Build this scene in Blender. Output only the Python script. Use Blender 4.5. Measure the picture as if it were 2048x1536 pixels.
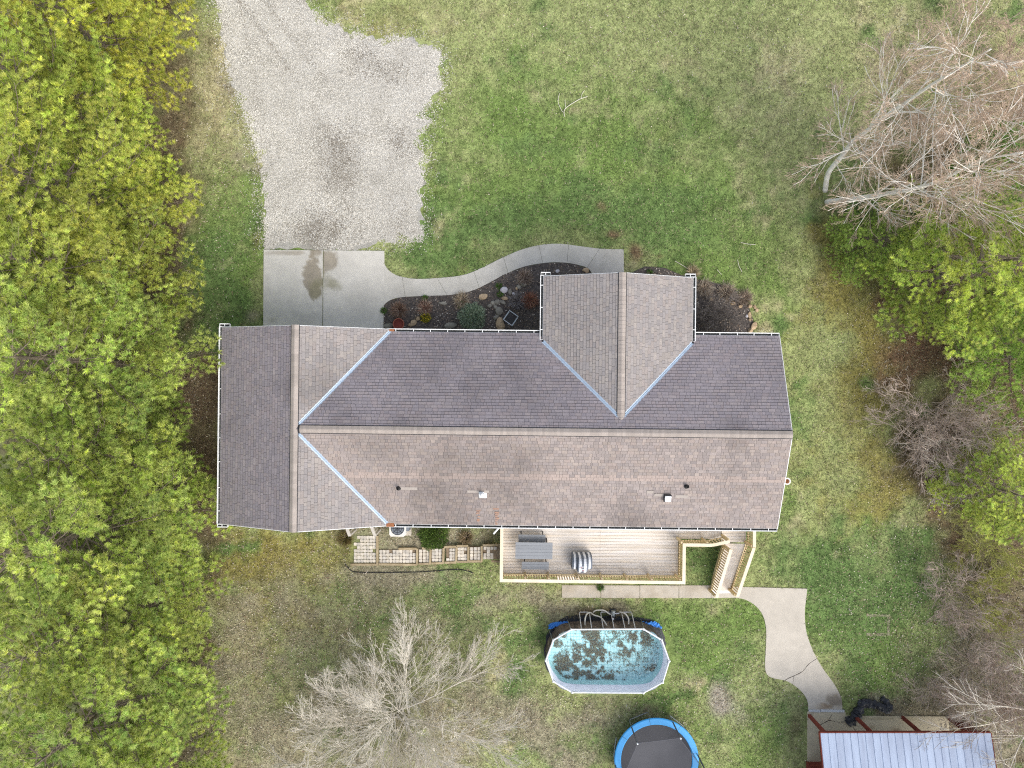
import bpy, bmesh, math, random
import numpy as np
from mathutils import Vector, Matrix

for o in list(bpy.data.objects):
    bpy.data.objects.remove(o)
SC = bpy.context.scene
COL = SC.collection
R = math.radians

# ------------------------------------------------------------------ camera
CAM_H = 34.0          # drone height above the lawn, metres
FPX = 1400.0          # focal length in photo pixels (photo 2048 wide)
cam = bpy.data.cameras.new('camera')
cam.sensor_width = 36.0
cam.lens = FPX / 2048.0 * 36.0
cam.clip_start = 0.5
cam.clip_end = 2000.0
camo = bpy.data.objects.new('camera', cam)
COL.objects.link(camo)
camo.location = (0, 0, CAM_H)
camo.rotation_euler = (0, 0, 0)
SC.camera = camo

# ------------------------------------------------------------------ sky, sun, exposure
SUN_EL, SUN_AZ = 44.0, 138.0      # azimuth clockwise from the photo's top edge: sun stands lower right
world = bpy.data.worlds.new('World')
SC.world = world
world.use_nodes = True
wn = world.node_tree
wn.nodes.clear()
sky = wn.nodes.new('ShaderNodeTexSky')
sky.sky_type = 'NISHITA'
sky.sun_disc = False
sky.sun_elevation = R(SUN_EL)
sky.sun_rotation = R(SUN_AZ)
sky.air_density = 1.0
sky.dust_density = 2.0
hs = wn.nodes.new('ShaderNodeHueSaturation')
hs.inputs['Saturation'].default_value = 0.52
bg = wn.nodes.new('ShaderNodeBackground')
bg.inputs['Strength'].default_value = 0.15
wo = wn.nodes.new('ShaderNodeOutputWorld')
wn.links.new(sky.outputs[0], hs.inputs['Color'])
wn.links.new(hs.outputs[0], bg.inputs['Color'])
wn.links.new(bg.outputs[0], wo.inputs['Surface'])

sl = bpy.data.lights.new('sun', 'SUN')
sl.energy = 1.5
sl.angle = R(45)
sl.color = (1.0, 0.95, 0.87)
so = bpy.data.objects.new('sun', sl)
COL.objects.link(so)
so.rotation_euler = (R(90 - SUN_EL), 0, R(180 - SUN_AZ))
so.location = (10, -18, 40)

SC.view_settings.view_transform = 'Standard'
SC.view_settings.look = 'None'
SC.view_settings.gamma = 1.0
SC.view_settings.use_curve_mapping = False
SC.view_settings.exposure = 0.88
SC.cycles.max_bounces = 6
SC.cycles.transparent_max_bounces = 12
SC.cycles.use_denoising = False
SC.cycles.filter_width = 1.15

# ------------------------------------------------------------------ helpers
def at(px, py, z=0.0):
    """Point of the place at height z from its position in the 2048 x 1536 survey picture."""
    s = (CAM_H - z) / FPX
    return Vector(((px - 1024) * s, (768 - py) * s, z))

def lin(r, g, b):
    f = lambda c: (c / 255 / 12.92) if c <= 10 else ((c / 255 + 0.055) / 1.055) ** 2.4
    return (f(r), f(g), f(b))

def tag(o, label=None, cat=None, group=None, kind=None):
    if label: o['label'] = label
    if cat: o['category'] = cat
    if group: o['group'] = group
    if kind: o['kind'] = kind
    return o

def empty(name, loc, rz=0.0, parent=None):
    o = bpy.data.objects.new(name, None)
    COL.objects.link(o)
    o.location = loc
    o.rotation_euler = (0, 0, rz)
    o.empty_display_size = 0.2
    if parent: o.parent = parent
    return o

def link(name, me, mat=None, parent=None, loc=None, rot=None):
    o = bpy.data.objects.new(name, me)
    COL.objects.link(o)
    if mat is not None and len(me.materials) == 0:
        me.materials.append(mat)
    if parent is not None: o.parent = parent
    if loc is not None: o.location = loc
    if rot is not None: o.rotation_euler = rot
    return o

def mesh_np(name, V, Fc, col=None, smooth=False):
    V = np.asarray(V, dtype=np.float32); Fc = np.asarray(Fc, dtype=np.int32)
    me = bpy.data.meshes.new(name)
    k = Fc.shape[1]; nf = len(Fc)
    me.vertices.add(len(V)); me.vertices.foreach_set('co', V.ravel())
    me.loops.add(nf * k); me.loops.foreach_set('vertex_index', Fc.ravel())
    me.polygons.add(nf)
    me.polygons.foreach_set('loop_start', np.arange(nf, dtype=np.int32) * k)
    if smooth: me.polygons.foreach_set('use_smooth', np.ones(nf, dtype=bool))
    me.update(calc_edges=True)
    if col is not None:
        a = me.color_attributes.new('col', 'FLOAT_COLOR', 'POINT')
        c = np.ones((len(V), 4), dtype=np.float32); c[:, :3] = col
        a.data.foreach_set('color', c.ravel())
    return me

class MB:
    """collects shapes into one mesh"""
    def __init__(s): s.v = []; s.f = []; s.c = []; s.cur = None
    def add(s, vs, fs):
        b = len(s.v)
        s.v.extend([tuple(x) for x in vs]); s.f.extend([tuple(i + b for i in f) for f in fs])
        if s.cur is not None: s.c.extend([s.cur] * len(vs))
        return s
    def box(s, c, d, rz=0.0, M=None):
        hx, hy, hz = d[0] / 2, d[1] / 2, d[2] / 2
        vs = [Vector((x, y, z)) for z in (-hz, hz) for x, y in ((-hx, -hy), (hx, -hy), (hx, hy), (-hx, hy))]
        m = M if M is not None else Matrix.Rotation(rz, 3, 'Z')
        vs = [m @ q + Vector(c) for q in vs]
        return s.add(vs, [(3, 2, 1, 0), (4, 5, 6, 7), (0, 1, 5, 4), (1, 2, 6, 5), (2, 3, 7, 6), (3, 0, 4, 7)])
    def bar(s, a, b, w, h, up=(0, 0, 1)):
        a = Vector(a); b = Vector(b); d = b - a; L = d.length; d.normalize()
        side = d.cross(Vector(up))
        if side.length < 1e-4: side = Vector((1, 0, 0))
        side.normalize(); u = side.cross(d).normalized()
        vs = [p + side * sx * w / 2 + u * sz * h / 2 for p in (a, b) for sx, sz in ((-1, -1), (1, -1), (1, 1), (-1, 1))]
        return s.add(vs, [(0, 1, 2, 3), (7, 6, 5, 4), (0, 4, 5, 1), (1, 5, 6, 2), (2, 6, 7, 3), (3, 7, 4, 0)])
    def prism(s, poly, z0, z1):
        n = len(poly)
        vs = [(p[0], p[1], z0) for p in poly] + [(p[0], p[1], z1) for p in poly]
        fs = [tuple(range(n - 1, -1, -1)), tuple(range(n, 2 * n))]
        fs += [(i, (i + 1) % n, n + (i + 1) % n, n + i) for i in range(n)]
        return s.add(vs, fs)
    def tube(s, path, rad, n=6, cap=True):
        path = [Vector(p) for p in path]; m = len(path)
        if not hasattr(rad, '__len__'): rad = [rad] * m
        vs = []; prev = None
        for i, p in enumerate(path):
            d = (path[min(i + 1, m - 1)] - path[max(i - 1, 0)])
            if d.length < 1e-9: d = Vector((0, 0, 1))
            d.normalize()
            a = prev if prev is not None else (Vector((0, 0, 1)) if abs(d.z) < .9 else Vector((1, 0, 0)))
            x = (a - d * a.dot(d))
            if x.length < 1e-5: x = d.orthogonal()
            x.normalize(); prev = x; y = d.cross(x)
            for k in range(n):
                t = 2 * math.pi * k / n
                vs.append(p + (x * math.cos(t) + y * math.sin(t)) * rad[i])
        fs = []
        for i in range(m - 1):
            for k in range(n):
                fs.append((i * n + k, i * n + (k + 1) % n, (i + 1) * n + (k + 1) % n, (i + 1) * n + k))
        if cap:
            fs.append(tuple(range(n - 1, -1, -1))); fs.append(tuple(range((m - 1) * n, m * n)))
        return s.add(vs, fs)
    def lathe(s, prof, c=(0, 0, 0), n=20):
        vs = []; m = len(prof)
        for r, z in prof:
            for k in range(n):
                t = 2 * math.pi * k / n
                vs.append((c[0] + r * math.cos(t), c[1] + r * math.sin(t), c[2] + z))
        fs = [(i * n + k, i * n + (k + 1) % n, (i + 1) * n + (k + 1) % n, (i + 1) * n + k) for i in range(m - 1) for k in range(n)]
        return s.add(vs, fs)
    def mesh(s, name, smooth=False):
        me = bpy.data.meshes.new(name)
        me.from_pydata(s.v, [], s.f)
        if smooth:
            for p in me.polygons: p.use_smooth = True
        if s.c:
            a = me.color_attributes.new('col', 'FLOAT_COLOR', 'POINT')
            c = np.ones((len(s.v), 4), dtype=np.float32); c[:, :3] = np.array(s.c)
            a.data.foreach_set('color', c.ravel())
        me.update()
        return me
    def build(s, name, mat, parent=None, smooth=False, loc=None, rot=None):
        return link(name, s.mesh(name, smooth), mat, parent, loc, rot)

def catmull(pts, n=6, closed=False):
    pts = [Vector(p) for p in pts]; out = []; m = len(pts)
    for i in range(m if closed else m - 1):
        g = (lambda j: pts[j % m]) if closed else (lambda j: pts[max(0, min(m - 1, j))])
        p0, p1, p2, p3 = g(i - 1), g(i), g(i + 1), g(i + 2)
        for k in range(n):
            t = k / n
            out.append(0.5 * ((2 * p1) + (p2 - p0) * t + (2 * p0 - 5 * p1 + 4 * p2 - p3) * t * t + (3 * p1 - p0 - 3 * p2 + p3) * t ** 3))
    if not closed: out.append(pts[-1])
    return out

_NG = {}
def vnoise(x, y, seed=0):
    if seed not in _NG:
        _NG[seed] = np.random.default_rng(seed + 77).random((256, 256))
    g = _NG[seed]
    xi = np.floor(x).astype(int); yi = np.floor(y).astype(int)
    fx = x - xi; fy = y - yi
    fx = fx * fx * (3 - 2 * fx); fy = fy * fy * (3 - 2 * fy)
    a = g[xi & 255, yi & 255]; b = g[(xi + 1) & 255, yi & 255]
    c = g[xi & 255, (yi + 1) & 255]; d = g[(xi + 1) & 255, (yi + 1) & 255]
    return (a * (1 - fx) + b * fx) * (1 - fy) + (c * (1 - fx) + d * fx) * fy
def fbm(x, y, scale, octv=4, seed=0, gain=.55):
    t = 0; a = 1; n = 0
    for k in range(octv):
        t = t + a * vnoise(x * scale * 2 ** k + 13.7 * k, y * scale * 2 ** k + 7.1 * k, seed + k); n += a; a *= gain
    return t / n

def inpoly(px, py, poly):
    px = np.asarray(px); py = np.asarray(py); c = np.zeros(px.shape, dtype=bool); n = len(poly); j = n - 1
    for i in range(n):
        xi, yi = poly[i][0], poly[i][1]; xj, yj = poly[j][0], poly[j][1]
        c ^= ((yi > py) != (yj > py)) & (px < (xj - xi) * (py - yi) / (yj - yi + 1e-12) + xi)
        j = i
    return c

# ------------------------------------------------------------------ materials
def M(name, col=None, rough=.8, var=.12, scale=6.0, bump=0.0, bscale=60.0, metal=0.0, spec=.3,
      attr=False, objrand=0.0, col2=None, fine=0.0, fscale=40.0, transl=0.0, detail=6.0, stretch=None, ao=None):
    m = bpy.data.materials.new(name); m.use_nodes = True
    nt = m.node_tree; nd = nt.nodes; nd.clear(); L = nt.links.new
    out = nd.new('ShaderNodeOutputMaterial'); p = nd.new('ShaderNodeBsdfPrincipled')
    p.inputs['Roughness'].default_value = rough; p.inputs['Metallic'].default_value = metal
    p.inputs['Specular IOR Level'].default_value = spec
    geo = nd.new('ShaderNodeNewGeometry'); vec = geo.outputs['Position']
    if stretch:
        mp = nd.new('ShaderNodeMapping'); mp.inputs['Scale'].default_value = stretch
        L(vec, mp.inputs['Vector']); vec = mp.outputs[0]
    if attr:
        a = nd.new('ShaderNodeAttribute'); a.attribute_name = 'col'; c = a.outputs['Color']
    else:
        rgb = nd.new('ShaderNodeRGB'); rgb.outputs[0].default_value = (*col, 1); c = rgb.outputs[0]
    def mul(c, fac, lo, hi):
        mr = nd.new('ShaderNodeMapRange'); mr.inputs['From Min'].default_value = .25; mr.inputs['From Max'].default_value = .75
        mr.inputs['To Min'].default_value = lo; mr.inputs['To Max'].default_value = hi
        L(fac, mr.inputs['Value'])
        v = nd.new('ShaderNodeVectorMath'); v.operation = 'SCALE'
        L(c, v.inputs[0]); L(mr.outputs[0], v.inputs['Scale']); return v.outputs[0]
    if col2 is not None:
        n = nd.new('ShaderNodeTexNoise'); n.inputs['Scale'].default_value = scale * .6; n.inputs['Detail'].default_value = detail
        n.inputs['Roughness'].default_value = .65
        L(vec, n.inputs['Vector'])
        mr = nd.new('ShaderNodeMapRange'); mr.inputs['From Min'].default_value = .4; mr.inputs['From Max'].default_value = .62
        L(n.outputs[0], mr.inputs['Value'])
        mx = nd.new('ShaderNodeMix'); mx.data_type = 'RGBA'
        L(mr.outputs[0], mx.inputs[0]); L(c, mx.inputs[6]); mx.inputs[7].default_value = (*col2, 1); c = mx.outputs[2]
    if var > 0:
        n = nd.new('ShaderNodeTexNoise'); n.inputs['Scale'].default_value = scale; n.inputs['Detail'].default_value = detail
        L(vec, n.inputs['Vector']); c = mul(c, n.outputs[0], 1 - var, 1 + var)
    if fine > 0:
        n = nd.new('ShaderNodeTexNoise'); n.inputs['Scale'].default_value = fscale; n.inputs['Detail'].default_value = 3
        L(vec, n.inputs['Vector']); c = mul(c, n.outputs[0], 1 - fine, 1 + fine)
    if objrand > 0:
        oi = nd.new('ShaderNodeObjectInfo')
        mr = nd.new('ShaderNodeMapRange'); mr.inputs['To Min'].default_value = 1 - objrand; mr.inputs['To Max'].default_value = 1 + objrand
        L(oi.outputs['Random'], mr.inputs['Value'])
        v = nd.new('ShaderNodeVectorMath'); v.operation = 'SCALE'; L(c, v.inputs[0]); L(mr.outputs[0], v.inputs['Scale']); c = v.outputs[0]
    L(c, p.inputs['Base Color'])
    if bump > 0:
        n = nd.new('ShaderNodeTexNoise'); n.inputs['Scale'].default_value = bscale; n.inputs['Detail'].default_value = 4
        L(vec, n.inputs['Vector'])
        b = nd.new('ShaderNodeBump'); b.inputs['Strength'].default_value = bump; b.inputs['Distance'].default_value = .02
        L(n.outputs[0], b.inputs['Height']); L(b.outputs[0], p.inputs['Normal'])
    if transl > 0:
        t = nd.new('ShaderNodeBsdfTranslucent'); L(c, t.inputs['Color'])
        mx = nd.new('ShaderNodeMixShader'); mx.inputs[0].default_value = transl
        L(p.outputs[0], mx.inputs[1]); L(t.outputs[0], mx.inputs[2]); L(mx.outputs[0], out.inputs['Surface'])
    else:
        L(p.outputs[0], out.inputs['Surface'])
    return m

def tinted(m):
    """multiply an attribute material's colour by the object's own colour (one tint per tree)"""
    nt = m.node_tree
    p = next(n for n in nt.nodes if n.type == 'BSDF_PRINCIPLED')
    src = p.inputs['Base Color'].links[0].from_socket
    oi = nt.nodes.new('ShaderNodeObjectInfo')
    v = nt.nodes.new('ShaderNodeVectorMath'); v.operation = 'MULTIPLY'
    nt.links.new(src, v.inputs[0]); nt.links.new(oi.outputs['Color'], v.inputs[1])
    nt.links.new(v.outputs[0], p.inputs['Base Color'])
    for n in nt.nodes:
        if n.type == 'BSDF_TRANSLUCENT': nt.links.new(v.outputs[0], n.inputs['Color'])
    return m

MAT = dict(
    ground=M('ground_soil_and_turf', attr=True, rough=.95, var=.28, scale=5, fine=.55, fscale=26, bump=.8, bscale=22, spec=.1),
    grass=M('grass_blades', attr=True, rough=.7, var=.0, spec=.2, transl=.25),
    litter=M('dead_leaves', attr=True, rough=.9, var=0, spec=.1),
    gravelbed=M('gravel_bed', lin(172, 169, 162), col2=lin(152, 148, 139), rough=.95, var=.14, scale=1.1, fine=.4, fscale=26, bump=1, bscale=30, spec=.1),
    pebble=M('limestone_pebbles', attr=True, rough=.9, var=0, spec=.2),
    concrete=M('concrete_slab', lin(193, 189, 181), col2=lin(182, 178, 169), rough=.9, var=.10, scale=1.4, fine=.06, fscale=30, bump=.2, bscale=80, spec=.2),
    concrete2=M('old_concrete', lin(186, 178, 165), col2=lin(172, 162, 146), rough=.92, var=.12, scale=1.8, fine=.10, fscale=30, bump=.3, bscale=60, spec=.2),
    slab=M('shed_slab', lin(182, 172, 148), col2=lin(160, 146, 118), rough=.92, var=.14, scale=1.2, fine=.08, fscale=30, bump=.2, spec=.2),
    dirtyslab=M('half_buried_concrete', lin(146, 138, 118), col2=lin(120, 124, 88), rough=.95, var=.2, scale=6, fine=.3, fscale=30),
    wet=M('damp_silt', lin(128, 119, 104), col2=lin(112, 106, 84), rough=.8, var=.16, scale=3, fine=.1, spec=.3),
    crack=M('joint_filler', lin(72, 62, 54), rough=.95),
    mulch=M('dark_mulch', lin(98, 91, 86), col2=lin(78, 73, 71), rough=.95, var=.4, scale=14, fine=.5, fscale=60, bump=1.0, bscale=40, spec=.1),
    felt=M('roof_felt', lin(58, 55, 56), rough=.95, var=.1),
    shingle=M('asphalt_shingle', attr=True, rough=.88, var=.07, scale=.55, fine=.08, fscale=70, bump=.35, bscale=110, spec=.28, detail=5),
    cap=M('ridge_shingle', lin(158, 148, 140), rough=.85, var=.08, scale=1.5, fine=.08, fscale=60, objrand=.10, bump=.3, bscale=110, spec=.25),
    flash=M('galvanised_flashing', lin(172, 187, 202), rough=.42, var=.08, scale=4, metal=.25, spec=.5),
    gutter=M('white_gutter', lin(232, 232, 230), rough=.5, var=.06, scale=4, spec=.4),
    guttin=M('gutter_sludge', lin(46, 48, 48), rough=.7, var=.3, scale=6),
    rust=M('rust_stain', lin(150, 98, 66), rough=.9, var=.2, scale=10),
    siding=M('vinyl_siding', lin(212, 208, 198), rough=.6, var=.03),
    white=M('white_paint', lin(228, 228, 226), rough=.5, var=.04),
    pane=M('window_glass', lin(60, 70, 78), rough=.08, var=0, spec=.7),
    pipe=M('black_pipe', lin(40, 40, 42), rough=.6, var=.1),
    galv=M('galvanised_metal', lin(205, 208, 212), rough=.4, metal=.3, var=.08),
    plank=M('weathered_deck_board', lin(218, 211, 204), col2=lin(210, 198, 182), rough=.85, var=.09, scale=2.0, stretch=(.35, 5, 1), fine=.05, fscale=16, objrand=.055, spec=.2),
    plank2=M('ramp_board', lin(224, 217, 209), col2=lin(214, 202, 188), rough=.85, var=.08, scale=2.0, fine=.05, fscale=20, objrand=.06, spec=.2),
    cap_wood=M('pale_rail_cap', lin(226, 214, 192), col2=lin(218, 204, 176), rough=.8, var=.06, scale=2, objrand=.04, spec=.2),
    newwood=M('treated_pine', lin(216, 198, 160), col2=lin(204, 182, 140), rough=.8, var=.1, scale=3, objrand=.08, spec=.2),
    grey=M('grey_painted_wood', lin(136, 139, 143), rough=.6, var=.05, scale=3, objrand=.05, spec=.3),
    dark=M('dark_metal', lin(46, 46, 48), rough=.5, var=.1, spec=.4),
    coverg=M('grey_cover_cloth', lin(104, 110, 120), rough=.8, var=.08, scale=8),
    coverw=M('white_cover_cloth', lin(228, 230, 234), rough=.8, var=.04, scale=8),
    red=M('faded_red_print', lin(190, 110, 100), rough=.8, var=.1),
    ppool=M('pool_frame_white', lin(222, 224, 228), rough=.4, var=.05, spec=.4),
    liner=M('white_liner', lin(232, 236, 244), rough=.5, var=.05, scale=3, spec=.3),
    linerb=M('turquoise_liner', lin(186, 222, 222), col2=lin(200, 228, 232), rough=.6, var=.10, scale=2.2, fine=.05, spec=.2),
    stave=M('dark_stave_print', lin(124, 115, 108), col2=lin(98, 90, 86), rough=.85, var=.3, scale=5, objrand=.25, spec=.15),
    tarp=M('blue_tarp', lin(70, 140, 220), rough=.55, var=.12, scale=6, bump=.5, bscale=12),
    blacktarp=M('black_sheeting', lin(44, 46, 52), rough=.5, var=.25, scale=6, bump=.8, bscale=14, spec=.4),
    hose=M('pale_hose', lin(206, 204, 196), rough=.5, var=.08),
    pad=M('blue_spring_pad', lin(64, 158, 222), rough=.45, var=.06, scale=3, spec=.4),
    mat=M('jumping_mat', lin(84, 84, 88), rough=.75, var=.12, scale=1.2, fine=.06, fscale=60),
    steel=M('steel_tube', lin(168, 176, 178), rough=.4, metal=.5, var=.06),
    sleeve=M('black_foam_sleeve', lin(98, 98, 104), rough=.7, var=.1),
    redwood=M('red_stained_post', lin(122, 62, 52), col2=lin(104, 50, 44), rough=.8, var=.15, scale=4, spec=.2),
    tin=M('shed_tin', lin(164, 176, 196), col2=lin(150, 160, 180), rough=.45, metal=.15, var=.08, scale=1.2, stretch=(4, .5, 1), objrand=.04, spec=.4),
    timber=M('landscape_timber', lin(172, 156, 128), col2=lin(150, 134, 106), rough=.9, var=.15, scale=4, objrand=.08),
    greywood=M('weathered_rail', lin(176, 170, 162), rough=.85, var=.1, scale=5, objrand=.04),
    paver=M('tumbled_paver', lin(206, 196, 180), col2=lin(190, 184, 176), rough=.9, var=.12, scale=7, objrand=.14, spec=.15),
    terracotta=M('terracotta', lin(150, 88, 72), rough=.85, var=.12),
    stone_tan=M('tan_stone', lin(176, 154, 126), col2=lin(152, 132, 106), rough=.9, var=.2, scale=7, bump=.6, bscale=14, objrand=.15),
    stone_grey=M('grey_stone', lin(140, 136, 126), col2=lin(118, 114, 106), rough=.9, var=.2, scale=7, bump=.6, bscale=14, objrand=.15),
    stone_pale=M('pale_stone', lin(186, 182, 186), rough=.9, var=.12, scale=7, bump=.5, bscale=14),
    needles=tinted(M('pine_needles', attr=True, rough=.62, var=0, spec=.25, transl=.36)),
    leaf=M('leaf_blades', attr=True, rough=.65, var=0, spec=.25, transl=.25),
    bark=M('pine_bark', lin(122, 110, 98), rough=.95, var=.25, scale=9, bump=.6, bscale=20),
    birch=M('birch_bark', lin(238, 232, 222), col2=lin(220, 212, 200), rough=.85, var=.12, scale=7),
    birchtwig=M('birch_twigs', lin(192, 170, 150), rough=.9, var=.15, scale=2),
    greytwig=M('grey_twigs', lin(214, 206, 192), rough=.9, var=.12, scale=2),
    greybark=M('grey_bark', lin(150, 142, 130), rough=.9, var=.18, scale=6),
    brushtwig=M('brown_brush_twigs', lin(180, 163, 150), rough=.9, var=.2, scale=1.6),
    greentwig=M('willow_green_twigs', lin(172, 172, 96), rough=.85, var=.2, scale=2),
    darktwig=M('dark_twigs', lin(128, 119, 114), rough=.9, var=.2, scale=3),
    sand=M('joint_sand', lin(132, 116, 96), rough=.95, var=.25, scale=9, fine=.2),
    acwhite=M('cream_metal', lin(216, 212, 204), rough=.5, var=.05),
    acfan=M('fan_guard', lin(110, 116, 124), rough=.5, var=.1),
)

# translucent trampoline net and pool water
def net_material():
    m = bpy.data.materials.new('black_safety_net'); m.use_nodes = True
    nt = m.node_tree; nt.nodes.clear()
    o = nt.nodes.new('ShaderNodeOutputMaterial'); d = nt.nodes.new('ShaderNodeBsdfDiffuse'); t = nt.nodes.new('ShaderNodeBsdfTransparent')
    d.inputs[0].default_value = (.03, .03, .033, 1)
    mx = nt.nodes.new('ShaderNodeMixShader'); mx.inputs[0].default_value = .62
    nt.links.new(d.outputs[0], mx.inputs[1]); nt.links.new(t.outputs[0], mx.inputs[2]); nt.links.new(mx.outputs[0], o.inputs[0])
    return m
MAT['net'] = net_material()
def water_material():
    m = bpy.data.materials.new('pool_water'); m.use_nodes = True
    nt = m.node_tree; nt.nodes.clear()
    o = nt.nodes.new('ShaderNodeOutputMaterial'); g = nt.nodes.new('ShaderNodeBsdfGlossy'); t = nt.nodes.new('ShaderNodeBsdfTransparent')
    t.inputs[0].default_value = (.88, .945, .945, 1); g.inputs['Roughness'].default_value = .05
    fr = nt.nodes.new('ShaderNodeFresnel'); fr.inputs[0].default_value = 1.33
    n = nt.nodes.new('ShaderNodeTexNoise'); n.inputs['Scale'].default_value = 9
    b = nt.nodes.new('ShaderNodeBump'); b.inputs['Strength'].default_value = .15; b.inputs['Distance'].default_value = .02
    geo = nt.nodes.new('ShaderNodeNewGeometry'); nt.links.new(geo.outputs['Position'], n.inputs['Vector'])
    nt.links.new(n.outputs[0], b.inputs['Height']); nt.links.new(b.outputs[0], g.inputs['Normal'])
    mx = nt.nodes.new('ShaderNodeMixShader')
    nt.links.new(fr.outputs[0], mx.inputs[0]); nt.links.new(t.outputs[0], mx.inputs[1]); nt.links.new(g.outputs[0], mx.inputs[2])
    nt.links.new(mx.outputs[0], o.inputs[0])
    return m
MAT['water'] = water_material()

# ------------------------------------------------------------------ outlines of the paved places (survey pixels)
def P2(lst): return [tuple(at(x, y)[:2]) for x, y in lst]
GRAVEL = [(425, -260), (428, -60), (432, 0), (440, 60), (452, 140), (475, 205), (500, 262), (519, 330), (526, 420), (529, 499), (640, 501), (722, 500),
          (760, 489), (845, 484), (849, 440), (846, 380), (850, 345), (862, 322), (846, 300), (850, 262), (866, 240), (846, 228), (872, 200), (888, 180), (880, 150),
          (888, 118), (868, 88), (838, 76), (800, 72), (760, 70), (720, 66), (690, 58), (660, 44), (632, 24), (610, 0), (580, -60), (560, -260)]
PAD = [(528, 500), (647, 501), (769, 502), (769, 530), (767, 668), (527, 668)]
WALK_N = [(769, 528), (778, 541), (797, 552), (832, 558), (880, 556), (928, 550), (966, 535), (1002, 517), (1042, 500), (1082, 490), (1122, 488), (1162, 493), (1204, 498), (1247, 499)]
WALK_S = [(768, 611), (778, 602), (800, 595), (850, 592), (900, 590), (940, 583), (976, 567), (1011, 548), (1050, 533), (1090, 526), (1122, 525), (1152, 529), (1176, 537), (1186, 552)]
WALK = [p[:2] for p in catmull([(*p, 0) for p in WALK_N], 4)] + [(1248, 575), (1190, 575)] + [p[:2] for p in reversed(catmull([(*p, 0) for p in WALK_S], 4))]
WALK = [(p[0], p[1]) for p in WALK]
BED_N = [(767, 611)] + [(p[0], p[1]) for p in WALK_S[1:]] + [(1186, 600), (1090, 690), (765, 690)]
BED_E = [(1252, 560), (1262, 546), (1290, 533), (1330, 536), (1362, 550), (1400, 560), (1440, 568), (1474, 586), (1497, 612), (1506, 640), (1504, 690), (1380, 700), (1250, 600)]
PATH_A = [(1124, 1170), (1424, 1170), (1424, 1196), (1124, 1195)]
PL = [(1424, 1196), (1478, 1196), (1508, 1209), (1526, 1232), (1532, 1262), (1531, 1300), (1530, 1338), (1541, 1354), (1574, 1362), (1600, 1380), (1614, 1400), (1616, 1420)]
PR = [(1684, 1420), (1682, 1396), (1668, 1368), (1645, 1336), (1625, 1300), (1612, 1262), (1609, 1225), (1612, 1195), (1614, 1177)]
PATH_B = [(p[0], p[1]) for p in catmull([(*p, 0) for p in PL], 4)] + [(p[0], p[1]) for p in catmull([(*p, 0) for p in PR], 4)] + [(1424, 1172)]
SLAB = [(1614, 1422), (1690, 1424), (1690, 1431), (1897, 1432), (1899, 1700), (1614, 1700)]
PAVE = [(700, 1066), (757, 1066), (757, 1092), (966, 1086), (1004, 1090), (1004, 1124), (900, 1124), (700, 1130)]
HOUSE_PX = [(470, 680), (1083, 690), (1083, 580), (1392, 585), (1392, 690), (1520, 690), (1520, 1030), (470, 1035)]
POOL_PX = [(1125, 1236), (1290, 1236), (1345, 1275), (1350, 1320), (1335, 1370), (1290, 1392), (1140, 1392), (1095, 1365), (1080, 1320), (1090, 1270)]

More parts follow.
